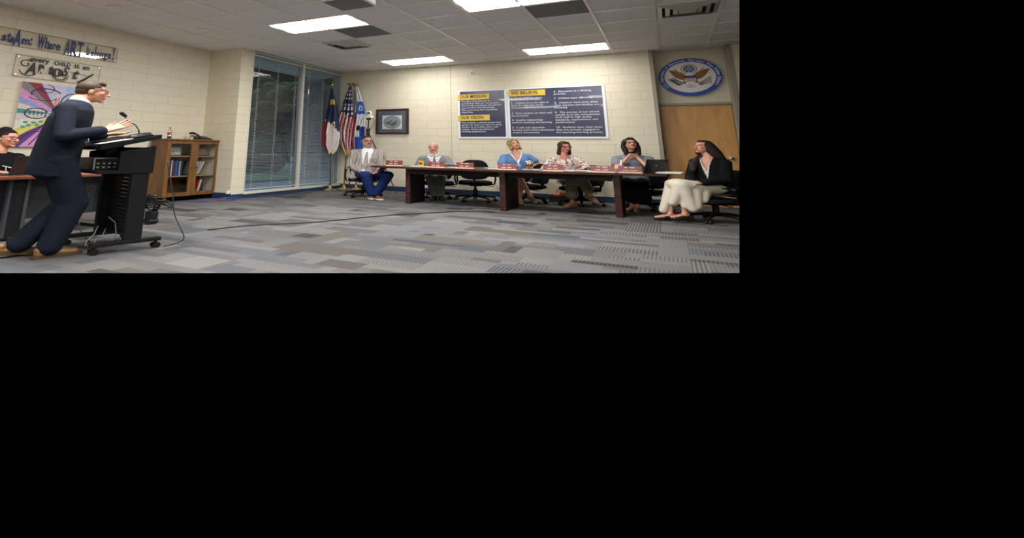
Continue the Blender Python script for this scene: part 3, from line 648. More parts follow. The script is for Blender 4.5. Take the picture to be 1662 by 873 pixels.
for i, (cn, c_) in enumerate(bkc):
    w_ = .030 if cn != 'white' else .018; h_ = .30+.02*((i*7) % 3)
    g = G(); g.bx(X0+.06, X0+.25, y, y+w_-.002, .519, .519+h_, .002)
    tag(g.o('book', mat('book_'+cn, c_, .6)), '%s book on the middle shelf behind the left door, %s' % ({'navy': 'navy', 'white': 'thin white', 'maroon': 'maroon', 'blue': 'blue', 'grey': 'grey'}[cn], ['at the far left', 'second from the left', 'third from the left', 'fourth from the left', 'fifth from the left', 'middle of the row', 'right of the maroon one', 'near the right', 'third from the right end', 'second from the right end', 'at the right end'][i]), 'book', 'books on the middle shelf, left door')
    y += w_
y = ym+.075
for i in range(4):
    R = Matrix.Rotation(-.22, 3, 'X') if i < 3 else Matrix.Rotation(-.35, 3, 'X')
    g = G(); g.box((X0+.15, y+.035, .519+.155), (.2, .016, .29), R); o = tag(g.o('book', mat('book_pale_%d' % (i % 2), (196, 196, 192) if i % 2 else (150, 156, 166), .6)), ['leaning pale grey book at the left of the right middle shelf', 'leaning white book second on the right middle shelf', 'leaning grey binder third on the right middle shelf', 'outermost white book leaning furthest on the right middle shelf'][i], 'book', 'leaning books on the middle shelf, right door'); y += .034+.008*i
for i, (yy, c_, lb) in enumerate(((ym+.09, (40, 44, 52), 'black book on the lowest shelf behind the right glass door'), (ym+.14, (60, 66, 78), 'dark grey book on the lowest shelf beside the red one'), (ym+.20, (150, 44, 38), 'red book leaning on the lowest shelf behind the right door'), (ym+.235, (206, 200, 192), 'white book leaning against the red one on the lowest shelf'), (ym+.30, (34, 36, 40), 'wide black binder at the right of the lowest shelf'))):
    R = Matrix.Rotation(-.2 if i in (2, 3) else 0, 3, 'X'); g = G(); g.box((X0+.15, yy, .126+.15), (.2, .026, .28), R); tag(g.o('book', mat('book_low_%d' % i, c_, .6)), lb, 'book', 'books on the lowest shelf')
for i, yy in enumerate((Y0+.085, Y0+.108)):
    g = G(); g.box((X0+.15, yy, .126+.135), (.2, .010, .26), Matrix.Rotation(.12, 3, 'X')); tag(g.o('booklet', mat('booklet_white', (206, 206, 202), .7)), ['thin white booklet leaning at the far left of the lowest shelf', 'second thin white booklet beside the far left one on the lowest shelf'][i], 'booklet', 'booklets on the lowest shelf')
t = thing('framed_certificate', 'grey framed certificate on the top shelf behind the left glass door', 'framed certificate', (X0+.14, Y0+.26, .934))
g = G(); g.bx(X0+.13, X0+.15, Y0+.10, Y0+.43, .934, 1.13, .003); g.o('certificate_frame', mat('pewter', (110, 112, 118), .4, .6), t)
g = G(); g.bx(X0+.1505, X0+.152, Y0+.13, Y0+.40, .955, 1.11); g.o('certificate_paper', mat('certificate_paper', (192, 192, 190), .7), t)
g = G(); g.bx(X0+.1525, X0+.153, Y0+.25, Y0+.28, 1.01, 1.03); g.o('certificate_emblem', M_ink, t)
g = G(); g.lathe([(0, .934), (.15, .934), (.16, .96), (.13, 1.05), (.07, 1.11), (.045, 1.16), (.05, 1.19), (0, 1.19)], (X0+.17, ym+.24, 0), 24); tag(smooth_by_angle(g.o('vase', mat('brown_vase', (84, 70, 58), .4))), 'brown rounded vase on the top shelf behind the right glass door', 'vase')
# bottle, phone, small cup on the bookcase
t = thing('cola_bottle', 'clear cola bottle with red label standing on the bookcase', 'bottle', (-2.98, -2.835, ZC))
g = G(); P = [(0, 0), (.030, 0), (.033, .02), (.033, .075), (.030, .085), (.030, .13), (.033, .14), (.032, .16), (.018, .195), (.012, .21), (.012, .225), (0, .225)]
g.lathe([(r, z+ZC) for r, z in P], (-2.98, -2.835, 0)); smooth_by_angle(g.o('bottle_body', glassy('clear_plastic', (.88, .87, .85), .12, .05), t), .9)
g = G(); g.lathe([(0, ZC+.004), (.028, ZC+.004), (.030, ZC+.02), (.030, ZC+.055), (0, ZC+.055)], (-2.98, -2.835, 0)); g.o('cola_drink', mat('cola', (36, 18, 14), .2), t)
g = G(); g.lathe([(.0315, ZC+.088), (.0325, ZC+.09), (.0325, ZC+.132), (.0315, ZC+.134)], (-2.98, -2.835, 0)); lb = g.o('bottle_label', mat('cola_red', (176, 40, 40), .5), t)
g = G(); g.tube([(-2.9465, -2.85+.004*i, ZC+.11+.008*math.sin(i*1.1)) for i in range(9)], .003, 5); g.o('label_script', M_txt, lb)
g = G(); g.lathe([(0, ZC+.222), (.0145, ZC+.222), (.0145, ZC+.24), (0, ZC+.242)], (-2.98, -2.835, 0)); g.o('cap', mat('dark_cap', (52, 26, 26), .5), t)
t = thing('desk_phone', 'black desk phone with raised handset on the bookcase', 'telephone', (-2.98, -2.24, ZC)); px_, py_ = -2.98, -2.24
g = G(); g.add([(px_+x, py_+y, ZC+z) for x, y, z in ((-.1, -.12, 0), (.1, -.12, 0), (.1, .13, 0), (-.1, .13, 0), (-.1, -.12, .10), (.1, -.12, .02), (.1, .13, .02), (-.1, .13, .10))], [(0, 3, 2, 1), (4, 5, 6, 7), (0, 1, 5, 4), (1, 2, 6, 5), (2, 3, 7, 6), (3, 0, 4, 7)]); g.o('phone_base', M_black, t)
g = G(); g.tube([(px_-.09, py_-.155, ZC+.135), (px_-.07, py_-.12, ZC+.15), (px_+0, py_-.09, ZC+.115), (px_+.08, py_-.10, ZC+.045), (px_+.10, py_-.12, ZC+.03)], [.024, .028, .016, .024, .022], 10); g.o('handset', M_black, t, smooth=True)
g = G(); g.box((px_+.0, py_+.04, ZC+.075), (.07, .10, .008), Matrix.Rotation(.38, 3, 'Y')); g.o('display', mat('display_grey', (70, 76, 80), .2), t)
for i in range(3):
    for j in range(3): g = G(); g.box((px_+.045+.018*i, py_-.02+.03*j, ZC+.055-.007*i), (.010, .018, .008), Matrix.Rotation(.38, 3, 'Y')); g.o('key', mat('key_grey', (96, 98, 102), .5), t)
g = G(); g.lathe([(0, ZC), (.028, ZC), (.034, ZC+.06), (.031, ZC+.06), (.026, ZC+.006), (0, ZC+.006)], (-2.96, -2.455, 0)); tag(smooth_by_angle(g.o('paper_cup', mat('beige_cup', (196, 186, 164), .6))), 'small beige cup beside the phone on the bookcase', 'cup')
# ---------------------------------------------------------------- flags
def flag(name, label, base, top, rows, colf, finial, pole_m, seed=0, baser=.13, ruff=.02):
    b, tp = Vector(base), Vector(top)
    t = thing(name, label, 'flag', base, 'flags on brass stands by the window')
    g = G(); g.lathe([(0, 0), (baser, 0), (baser, .012), (baser*.8, .028), (.05, .04), (.03, .06), (.026, .12), (.018, .13), (0, .13)], (b.x, b.y, 0), 24); smooth_by_angle(g.o('stand_base', pole_m, t))
    g = G(); g.cyl((b.x, b.y, .1), tp, .0125, .011, 10); g.o('pole', mat('aged_brass_pole', (116, 96, 62), .35, .7) if 'aged_brass_pole' not in MATS else MATS['aged_brass_pole'], t)
    g = G(); g.cyl(tp, tp+Vector((0, 0, .02)), .02); 
    if finial == 'spear': g.lathe([(0, 0), (.010, .01), (.03, .07), (.018, .13), (.004, .2), (0, .2)], tp+Vector((0, 0, .02)), 10)
    else: g.ell(tp+Vector((0, 0, .055)), (.045, .03, .035)); g.ell(tp+Vector((-.05, 0, .07)), (.04, .012, .02)); g.ell(tp+Vector((.05, 0, .07)), (.04, .012, .02))
    g.o('finial', M_brass, t, smooth=True)
    # draped cloth: rows = (z, left offset, right offset) measured along the wall direction u
    n = 30; nr = 46; u = Vector((.862, .507, 0)); w_ = Vector((.506, -.862, 0)); vs = []; r_ = random.Random(seed)
    ph = [r_.uniform(0, 6.28) for _ in range(4)]
    for i in range(nr):
        f = i/(nr-1)*(len(rows)-1); k = min(int(f), len(rows)-2); q = f-k; q = q*q*(3-2*q)*.5+q*.5
        z, a, c = [rows[k][m]*(1-q)+rows[k+1][m]*q for m in range(3)]
        ctr = b+(tp-b)*((z-b.z)/(tp.z-b.z)); ctr.z = z
        for j in range(n):
            s_ = j/(n-1); wd = c-a; A = .012+.05*min(1, wd/.25)
            dep = .03+A*(math.sin(s_*PI*5.2+ph[0]+.5*f)*.6+.35*math.sin(s_*PI*9+ph[1]-f*.4))+.05*math.sin(PI*s_)
            vs.append(ctr+u*(a+wd*s_)+w_*dep+Vector((0, 0, ruff*math.sin(s_*9+ph[2])*f/6)))
    fs = [(i*n+j, i*n+j+1, (i+1)*n+j+1, (i+1)*n+j) for i in range(nr-1) for j in range(n-1)]
    # give the cloth a thickness
    N = len(vs); vs2 = vs+[v-w_*.004 for v in vs]
    fs2 = fs+[tuple(N+i for i in reversed(f)) for f in fs]
    rim = [j for j in range(n)]+[i*n+n-1 for i in range(1, nr)]+[(nr-1)*n+j for j in range(n-2, -1, -1)]+[i*n for i in range(nr-2, 0, -1)]
    fs2 += [(rim[k], N+rim[k], N+rim[(k+1) % len(rim)], rim[(k+1) % len(rim)]) for k in range(len(rim))]
    g = G(); g.add(vs2, fs2); o = g.o('flag_cloth', attr_mat('flag_fabric', .7) if 'flag_fabric' not in MATS else MATS['flag_fabric'], t, smooth=True)
    z0, z1 = rows[0][0], rows[-1][0]
    def cf(p):
        i = [k % N for k in p.vertices]; rI = sum(x//n for x in i)/len(i)/(nr-1); cI = sum(x % n for x in i)/len(i)/(n-1); return lin(colf(rI, cI))
    colour(o, cf); o.data.attributes.active_color_name = 'Col' if hasattr(o.data.attributes, 'active_color_name') else 'Col'
    return t
NV, WH, RD, GD = (40, 44, 82), (220, 214, 210), (140, 38, 52), (206, 170, 84)
def nc(r, c):
    if r > .965: return GD
    if .17 < r < .215 and .2 < c < .85: return GD
    if abs(c-.62) < .12 and .44 < r < .53 and abs(math.hypot((c-.64)/.12, (r-.485)/.05)-.75) < .3: return (225, 214, 190)
    lim = .50+.10*(c-.5)
    if c < .24+.1*(r-.4) and r > .42: return RD
    if r < lim-.05*(1-c): return NV
    return WH
flag('state_flag', 'navy, red and white state flag on a brass pole in front of the window', (-2.40, .45, 0), (-2.43, .42, 2.86),
     [(2.84, -.015, .02), (2.6, -.04, .06), (2.2, -.08, .13), (1.9, -.12, .15), (1.55, -.17, .17), (1.25, -.17, .15), (1.08, -.10, .11), (.985, -.06, .04)], nc, 'spear', mat('bright_brass', (226, 204, 156), .3, 1), 3)
def us(r, c):
    s_ = c*1.0+r*.55
    if r > .93: return GD
    if c < .06 and r > .6: return GD
    if r < .36+.08*(c-.3) :
        k = (int(r*34)+int(c*7)) % 2 == 0 and (int(r*34*1.0) % 2 == 0) 
        return (216, 216, 220) if k and r > .06 else (38, 42, 86)
    return RD if int(s_*9.0) % 2 == 0 else (222, 208, 206)
flag('national_flag', 'striped red and white flag with starred blue canton, middle of the three', (-2.33, .82, 0), (-2.27, .84, 2.98),
     [(2.97, -.015, .02), (2.7, -.09, .04), (2.35, -.15, .07), (2.0, -.21, .10), (1.7, -.22, .10), (1.4, -.17, .10), (1.2, -.09, .10), (.95, .0, .10)], us, 'eagle', MATS['bright_brass'], 5)
def sch(r, c):
    if r > .40 and c < .2: return (150, 44, 66)
    if .22 < r < .42 and c > .12: return (206, 216, 236) if abs(math.hypot((c-.6)/.3, (r-.33)/.07)-.6) < .22 else (52, 96, 190)
    if .60 < r < .69 and .3 < c < .6: return (40, 40, 52)
    if r > .78 and c > .25: return (46, 88, 176)
    if r > .62 and c > .6: return (40, 64, 140)
    return (224, 226, 230)
flag('school_flag', 'white and blue school flag, nearest the back wall', (-2.10, .88, 0), (-2.20, .90, 2.97),
     [(2.95, .0, .07), (2.6, .02, .14), (2.3, .0, .18), (2.0, -.02, .20), (1.7, -.06, .18), (1.4, -.08, .17), (1.1, -.06, .13)], sch, 'eagle', MATS['bright_brass'], 9, baser=.11)
# ---------------------------------------------------------------- camera on a tripod
t = thing('camera_tripod', 'black tripod with white dome camera behind the plaid jacketed man', 'tripod', (-1.62, .45, 0))
hub = Vector((-1.635, .45, 1.62))
g = G(); g.cyl(hub-Vector((0, 0, .1)), hub+Vector((0, 0, .06)), .035); g.o('tripod_hub', M_black, t)
g = G(); g.cyl(hub, hub+Vector((.01, 0, .34)), .013); g.cyl(hub+Vector((.01, 0, .3)), hub+Vector((.01, 0, .35)), .04); g.o('centre_column', M_black, t)
for e in ((-1.10, .56, .0), (-1.72, .86, 0), (-1.95, .28, 0)):
    e = Vector(e); h0 = hub+Vector((0, 0, -.02)); g = G(); g.tube([h0, h0+(e-h0)*.45, h0+(e-h0)*.46, e], [.014, .013, .010, .009], 8); g.o('leg', M_black, t)
k = hub+Vector((.01, 0, .35))
g = G(); g.bx(k.x-.07, k.x+.07, k.y-.06, k.y+.06, k.z, k.z+.07, .01); g.o('camera_base', M_white, t)
g = G(); g.ell(k+Vector((0, 0, .13)), (.062, .06, .068)); o = g.o('camera_head', M_white, t, smooth=True); g = G(); g.cyl(k+Vector((.02, -.045, .14)), k+Vector((.032, -.068, .14)), .032); g.o('camera_lens', MATS['lens_black'], o)
g = G(); g.tube([k+Vector((-.06, .05, .03)), k+Vector((-.16, .03, -.02)), k+Vector((-.2, 0, -.3)), k+Vector((-.17, 0, -.5))], .006, 6); g.tube([k+Vector((.06, .05, .0)), k+Vector((.1, .03, -.06)), k+Vector((.09, 0, -.2)), k+Vector((.02, 0, -.33))], .005, 6); g.o('camera_cable', M_black, t, smooth=True)
# ---------------------------------------------------------------- conference table
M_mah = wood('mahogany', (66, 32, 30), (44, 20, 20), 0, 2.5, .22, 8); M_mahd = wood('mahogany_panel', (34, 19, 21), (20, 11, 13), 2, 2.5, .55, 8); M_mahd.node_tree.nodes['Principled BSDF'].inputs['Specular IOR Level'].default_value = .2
t = thing('conference_table', 'long dark mahogany boat shaped table with panel legs along the back', 'table', (1.1, -.6, 0))
def front(x): q = (x-1.1)/1.95; return -1.21+.32*q*q
def back(x): q = (x-1.1)/1.95; return -.08-.30*q*q
xs = [-.86+3.86*i/28 for i in range(29)]
def r_end(P): return P
poly = [(x, front(x)) for x in xs]+[(x, back(x)) for x in reversed(xs)]
poly = [(-.83, front(-.83)+.02)]+poly[1:28]+[(2.97, front(2.97)+.02), (3.0, front(3.)+.06), (3.0, back(3.)-.05)]+poly[29+1:-1]+[(-.83, back(-.83)-.02), (-.865, back(-.83)-.06), (-.865, front(-.83)+.06)]
g = G(); g.prism(poly, .722, .76); 
o = g.o('tabletop', M_mah, t)
g = G(); n = 24
for y, s_ in ((-.985, 1), (-.30, -1)):
    pass
g.bx(-.16, 2.42, -1.0, -.97, .615, .722); g.bx(-.16, 2.42, -.36, -.33, .615, .722); g.o('apron', M_mahd, t)
for x in (-.20, 1.165, 2.455):
    yf = front(x)+.13; g = G(); g.bx(x-.035, x+.035, yf, -.42, 0, .7215, .006); o = g.o('panel_leg', M_mahd, t); g = G(); g.bx(x-.036, x+.036, yf-.012, yf, .001, .7212, .003); g.o('leg_edge', M_mah, o)
# name plates: maroon tents on cream card
M_mar = mat('nameplate_maroon', (122, 48, 56), .35); M_card = mat('nameplate_cream', (222, 196, 160), .5); M_gtxt = mat('nameplate_lettering', (222, 190, 182), .5)
def nameplate(x0, x1, y, label, glare=0, txt=None, rz=0):
    xc = (x0+x1)/2; wd = x1-x0; t = thing('nameplate', label, 'nameplate', (xc, y, .761), 'nameplates along the table edge')
    R = Matrix.Rotation(rz, 4, 'Z'); Mx = Matrix.Translation((xc, y, .761)) @ R; h_ = .125
    g = G(Mx); g.add([(-wd/2, -.03, 0), (wd/2, -.03, 0), (wd/2, .03, 0), (-wd/2, .03, 0), (-wd/2, .004, .022), (wd/2, .004, .022)], [(0, 1, 2, 3), (0, 4, 5, 1), (3, 2, 5, 4), (0, 3, 4), (1, 5, 2)]); g.o('card_base', M_card, t)
    g = G(Mx); tl = Matrix.Rotation(-.12, 3, 'X')
    for z_, k in ((.045, 0), (.094, 1)): g.box((0, -.004+.005*k, z_), (wd, .008, .046), tl)
    pl = g.o('maroon_plate', M_mar, t)
    M1 = Mx @ plane_m((0, -.0105, .036), (1, 0, 0), (0, .12, 1), (0, -1, 0)); M2 = Mx @ plane_m((0, -.005, .098), (1, 0, 0), (0, .12, 1), (0, -1, 0))
    if txt: 
        text('plate_lettering', txt, M1, M_gtxt, pl, .024, wd*.62, align='CENTER', bold=.0006)
    else:
        g = G(Mx)
        for i in range(7):
            if i == 3: continue
            g.box((-wd*.26+wd*.075*i, -.0105, .045), (wd*.055, .0015, .016), tl)
        g.o('plate_strokes', M_gtxt, pl)
    g = G(Mx)
    for i in range(6):
        if i == 2: continue
        g.box((-wd*.2+wd*.075*i, -.0055, .094), (wd*.055, .0015, .015), tl)
    g.o('plate_strokes', M_gtxt, pl)
nameplate(-.665, -.39, -.72, 'maroon nameplate at the left end of the table', rz=-.0)
nameplate(.085, .34, -.90, 'maroon nameplate in front of the grey suited man', rz=-.12)
nameplate(.515, .765, -.95, 'maroon nameplate in front of the empty chair', rz=-.1)
nameplate(1.095, 1.33, -1.0, 'maroon nameplate in front of the blonde woman')
nameplate(1.65, 1.89, -.98, 'maroon nameplate in front of the floral bloused woman')
nameplate(2.19, 2.45, -.95, 'maroon nameplate between the floral bloused and grey topped women')
nameplate(2.485, 2.73, -.90, 'maroon nameplate reading BOARD ATTORNEY in front of the grey topped woman', txt='BOARD ATTORNEY')
M_paper = mat('paper', (226, 226, 222), .8)
def sheets(x, y, w_, d_, label, rz=0, n=2, name='paper_stack', h_=.004, m_=None, z=.761):
    g = G(Matrix.Translation((x, y, z)) @ Matrix.Rotation(rz, 4, 'Z'))
    for i in range(n): g.box((.004*i, .003*i, h_*(i+.5)), (w_, d_, h_*.96), Matrix.Rotation(.03*i, 3, 'Z'))
    return tag(g.o(name, m_ or M_paper), label, 'papers')
sheets(-.15, -.62, .28, .2, 'white papers beside the first nameplate at the left', .1)
sheets(.42, -.6, .3, .22, 'white papers between the suited man and the empty chair', -.2)
sheets(.93, -.66, .24, .22, 'white papers in front of the empty chair, near the blonde woman', .3)
sheets(2.0, -.66, .32, .24, 'white papers under the hand of the floral bloused woman', .1, 3)
sheets(3.0, -.52, .26, .26, 'white papers at the right end of the table hanging past its edge', -.15, 4, h_=.006)
g = G(); g.box((2.05, -.80, .765), (.14, .02, .008), Matrix.Rotation(.2, 3, 'Z')); tag(g.o('marker_pen', mat('green_marker', (40, 110, 70), .4)), 'green marker lying in front of the floral bloused woman', 'pen')
g = G(); g.box((.80, -.82, .766), (.2, .1, .010), Matrix.Rotation(.2, 3, 'Z')); tag(g.o('notebook', mat('dark_green_cover', (40, 56, 48), .5)), 'dark green notebook lying beside the second nameplate from the left', 'notebook')
t = thing('black_folder', 'black folder lying open beside the suited man', 'folder', (.36, -.62, .77)); g = G(); g.box((.34, -.42, .775), (.34, .24, .02), Matrix.Rotation(.15, 3, 'Z')); g.o('folder_cover', M_black, t); g = G(); g.box((.33, -.40, .79), (.28, .2, .012), Matrix.Rotation(.25, 3, 'Z')); g.o('folder_flap', M_black, t)
# yellow cup
t = thing('yellow_cup', 'yellow cup with dark emblem in front of the suited man', 'cup', (-.17, -.52, .761))
g = G(); g.lathe([(0, .761), (.034, .761), (.047, .885), (.044, .885), (.032, .767), (0, .767)], (-.12, -.66, 0)); c_ = smooth_by_angle(g.o('cup_body', mat('cup_yellow', (226, 186, 62), .4), t))
g = G(); g.ell((-.112, -.701, .83), (.024, .004, .03)); g.o('cup_emblem', mat('cup_emblem', (110, 62, 30), .5), t)
def bottle(x, y, label, m_=None, h_=.2):
    t = thing('water_bottle', label, 'bottle', (x, y, .761)); k = h_/.2
    g = G(); g.lathe([(0, .761)]+[(r, .761+z*k) for r, z in ((.03, 0), (.032, .02), (.029, .06), (.032, .10), (.031, .13), (.014, .17), (.0125, .18), (0, .18))], (x, y, 0), 16); smooth_by_angle(g.o('bottle_body', glassy('water_bottle_plastic', (.86, .9, .95), .2, .08) if 'water_bottle_plastic' not in MATS else MATS['water_bottle_plastic'], t), .9)
    g = G(); g.lathe([(.0315, .761+.065*k), (.0328, .761+.067*k), (.0328, .761+.105*k), (.0315, .761+.107*k)], (x, y, 0), 16); g.o('bottle_label', mat('label_blue', (120, 150, 200), .5), t)
    g = G(); g.lathe([(0, .761+.178*k), (.014, .761+.178*k), (.014, .761+.198*k), (0, .761+.2*k)], (x, y, 0), 12); g.o('cap', M_white, t)
bottle(1.345, -.93, 'water bottle beside the nameplate of the blonde woman'); bottle(1.62, -.55, 'water bottle standing left of the floral bloused woman', h_=.21); bottle(2.50, -.55, 'water bottle before the folded arms of the grey topped woman', h_=.22)
t = thing('fruit_cup', 'clear tumbler of iced amber drink in front of the blonde woman', 'drink', (1.45, -.80, .761))
g = G(); g.lathe([(0, .766), (.04, .766), (.055, .93), (.052, .93), (.037, .772), (0, .772)], (1.45, -.80, 0)); g.o('tumbler', glassy('tumbler_plastic', (.95, .93, .9), .1, .05), t, smooth=True)
g = G(); g.lathe([(0, .774), (.036, .774), (.047, .885), (0, .885)], (1.45, -.80, 0)); g.o('amber_drink', mat('amber_tea', (150, 96, 40), .2), t)
g = G()
for i, (a, r, z) in enumerate(((0, .02, .9), (1.6, .025, .91), (3.1, .02, .895), (4.6, .022, .915), (5.4, .01, .93))): g.box((1.45+r*math.cos(a), -.8+r*math.sin(a), z), (.026, .024, .024), Matrix.Rotation(i, 3, 'Z'))
g.o('ice', mat('ice_white', (226, 220, 206), .2), t)
g = G(); g.ell((1.45, -.845, .80), (.02, .006, .02)); g.o('lime_slice', mat('lime', (60, 90, 50), .5), t)
t2 = G(); t2.lathe([(0, .761), (.09, .761), (.13, .768), (.128, .771), (.09, .765), (0, .765)], (1.47, -.78, 0), 24); tag(t2.o('paper_plate', M_paper), 'white paper plate under the tumbler before the blonde woman', 'plate')
# laptop of the grey topped woman (seen from its lid)
def laptop(x, y, z, rz, label, lean=.5, wd=.33, dp=.23, m_=None):
    t = thing('laptop', label, 'laptop', (x, y, z)); Mx = Matrix.Translation((x, y, z)) @ Matrix.Rotation(rz, 4, 'Z')
    m_ = m_ or mat('laptop_dark', (42, 42, 46), .35)
    g = G(Mx); g.box((0, 0, .009), (wd, dp, .016), bevel=.003); g.o('keyboard_base', m_, t)
    L_ = Mx @ Matrix.Translation((0, -dp/2, .018)) @ Matrix.Rotation(lean, 4, 'X')
    g = G(L_); g.box((0, 0, dp/2), (wd, .007, dp), bevel=.002); ld = g.o('lid', m_, t)
    g = G(L_); g.box((0, .0045, dp/2), (wd-.02, .002, dp-.025)); g.o('screen', mat('screen_dark', (14, 15, 18), .1), ld)
    g = G(L_); g.cyl((0, -.0038, dp/2), (0, -.0048, dp/2), .014); g.o('lid_badge', mat('badge_grey', (150, 152, 156), .3, .8), ld)
laptop(2.76, -.52, .761, .85, 'dark laptop with raised lid before the grey topped woman', .28)
# ---------------------------------------------------------------- task chairs
M_fab = mat('black_upholstery', (19, 20, 24), .9, bump=.3, bscale=300, spec=.15); M_pl = mat('chair_plastic', (13, 13, 15), .45, spec=.3)
def make_chair(arms=True):
    t = thing('task_chair', 'x', 'chair', (0, 0, 0), 'black task chairs around the table')
    # local: sitter looks to -Y
    for k in range(5):
        a = 2*PI*k/5+.3; d = Vector((math.cos(a), math.sin(a), 0)); g = G()
        g.tube([Vector((0, 0, .125)), d*.14+Vector((0, 0, .118)), d*.30+Vector((0, 0, .085))], [.032, .028, .017], 8); g.o('base_arm', M_pl, t, smooth=True)
        s_ = Vector((-d.y, d.x, 0)); c = d*.30; g = G()
        for q in (-1, 1): g.cyl(c+s_*q*.008+Vector((0, 0, .028)), c+s_*q*.026+Vector((0, 0, .028)), .027, n=14)
        g.cyl(c+Vector((0, 0, .03)), c+Vector((0, 0, .08)), .009); g.o('caster', M_pl, t)
    g = G(); g.cyl((0, 0, .09), (0, 0, .26), .034); g.cyl((0, 0, .26), (0, 0, .42), .02); g.o('gas_lift', M_pl, t)
    g = G(); g.bx(-.09, .09, -.12, .14, .40, .435, .01); g.tube([(.08, 0, .41), (.2, -.02, .405), (.27, -.03, .40)], .008, 6); g.o('tilt_mechanism', M_pl, t)
    g = G()
    rings = []
    for z, k in ((.43, .86), (.44, .96), (.465, 1.0), (.50, .97), (.512, .85)):
        rings.append([(.25*k*math.copysign(abs(math.cos(q))**.55, math.cos(q)), -.01+.24*k*math.copysign(abs(math.sin(q))**.55, math.sin(q)), z-(.02 if math.sin(q) < -.7 and z > .46 else 0)) for q in [2*PI*i/36 for i in range(36)]])
    g.loft(rings); g.o('seat', M_fab, t, smooth=True)
    g = G(); g.tube([(0, .12, .42), (0, .25, .43), (0, .30, .52), (0, .29, .66)], [.022, .022, .022, .02], 8); g.o('back_support', M_pl, t, smooth=True)
    g = G(); rings = []
    for y, k in ((.285, .9), (.275, 1.0), (.245, 1.0), (.225, .9)):
        R_ = []
        for i in range(36):
            q = 2*PI*i/36; x = .225*k*math.copysign(abs(math.cos(q))**.6, math.cos(q)); z = .745+.225*k*math.copysign(abs(math.sin(q))**.6, math.sin(q))
            x *= 1-.12*max(0, (z-.745)/.2)
            R_.append((x, y-.9*x*x+.10*(z-.7), z))
        rings.append(R_)
    g.loft(rings); g.o('backrest', M_fab, t, smooth=True)
    if arms:
        for s_ in (-1, 1):
            g = G(); g.tube([(s_*.19, .03, .425), (s_*.28, .03, .44), (s_*.30, .02, .55), (s_*.295, -.02, .66), (s_*.29, -.08, .685)], .014, 8); g.tube([(s_*.30, .03, .52), (s_*.30, .10, .62), (s_*.29, .12, .685)], .012, 8); a_ = g.o('armrest', M_pl, t, smooth=True)
            g = G(); g.box((s_*.29, .01, .695), (.05, .27, .024), bevel=.01); g.o('arm_pad', M_pl, a_)
    return t
def face(dx, dy): return math.atan2(dy, dx)+PI/2     # so that -Y turns onto (dx,dy)
ch = make_chair()
seats = [((-1.25, -.35), (.55, -.84), 'black task chair under the man in the plaid jacket'),
 ((-.22, .26), (.35, -.94), 'black task chair under the bald man in the grey suit'),
 ((.46, .02), (.34, -.94), 'empty black task chair between the suited man and the blonde woman'),
 ((1.14, .36), (-.62, -.78), 'black task chair under the blonde woman'),
 ((1.88, .36), (-.45, -.89), 'black task chair under the woman in the floral blouse'),
 ((2.68, .27), (-.3, -.95), 'black task chair under the woman in the grey top'),
 ((3.40, -.68), (-.80, -.60), 'black task chair under the woman in the long white skirt')]
chairs = []
for i, (p, f, lb) in enumerate(seats):
    c = ch if i == 0 else copy_tree(ch); c.location = (p[0], p[1], 0); c.rotation_euler = (0, 0, face(*f)); c['label'] = lb; chairs.append(c)
    if i != 2:   # a sitter sinks the seat
        for q in [x for x in bpy.data.objects if x.parent == c and x.name.split('.')[0] in ('seat', 'backrest', 'back_support', 'tilt_mechanism', 'armrest')]: q.location.z -= .065
# handbag on the floor
t = thing('handbag', 'tan and dark brown leather handbag on the floor behind the table', 'handbag', (1.58, .62, 0))
g = G(); g.add([(1.58+x*.19, .66+y*.09, z) for x, y, z in ((-1, -1, 0), (1, -1, 0), (1, 1, 0), (-1, 1, 0), (-.85, -.6, .17), (.8, -.6, .2), (.8, .5, .2), (-.85, .5, .17))], [(0, 3, 2, 1), (4, 5, 6, 7), (0, 1, 5, 4), (1, 2, 6, 5), (2, 3, 7, 6), (3, 0, 4, 7)]); g.o('bag_body', mat('dark_leather', (70, 44, 34), .5, bump=.3, bscale=30), t)
g = G(); g.ell((1.66, .60, .2), (.12, .07, .09)); g.ell((1.5, .60, .16), (.1, .05, .05)); g.o('bag_flap', mat('tan_leather', (176, 110, 74), .5, bump=.3, bscale=30), t, smooth=True)
g = G(); g.tube([(1.5, .62, .2), (1.54, .6, .29), (1.64, .6, .31), (1.7, .62, .24)], .008, 8); g.o('bag_handle', MATS['tan_leather'], t, smooth=True)
# ---------------------------------------------------------------- lectern
O = Vector((-.64, -5.26, 0)); Mt = Matrix(((.971, .237, 0, O.x), (-.237, .971, 0, O.y), (0, 0, 1, 0), (0, 0, 0, 1)))   # local x right, y away from the speaker
M_lect = mat('lectern_black', (17, 17, 20), .8, bump=.15, bscale=120, spec=.2); M_lectd = mat('lectern_steel', (16, 16, 19), .45, .0, spec=.3)
t = thing('lectern', 'black rolling lectern with perforated panel in front of the speaker', 'lectern', O)
for x in (-.265, .265):
    g = G(Mt); g.bx(x-.028, x+.028, -.25, .25, .075, .115, .004); g.o('foot_beam', M_lectd, t)
    for y in (-.22, .22):
        g = G(Mt)
        for q in (-1, 1): g.cyl((x+q*.008, y, .03), (x+q*.027, y, .03), .03)
        g.cyl((x, y, .04), (x, y, .078), .012); g.o('caster', M_lectd, t)
    g = G(Mt); g.bx(x-.022, x+.022, -.03, .10, .115, 1.06, .004); g.o('upright', M_lectd, t)
M_perf = mat('perforated_steel', (14, 14, 17), .5, .0, spec=.25); nt = M_perf.node_tree; L = nt.links.new
tc = nt.nodes.new('ShaderNodeTexCoord'); sp = nt.nodes.new('ShaderNodeSeparateXYZ'); L(tc.outputs['Object'], sp.inputs[0])
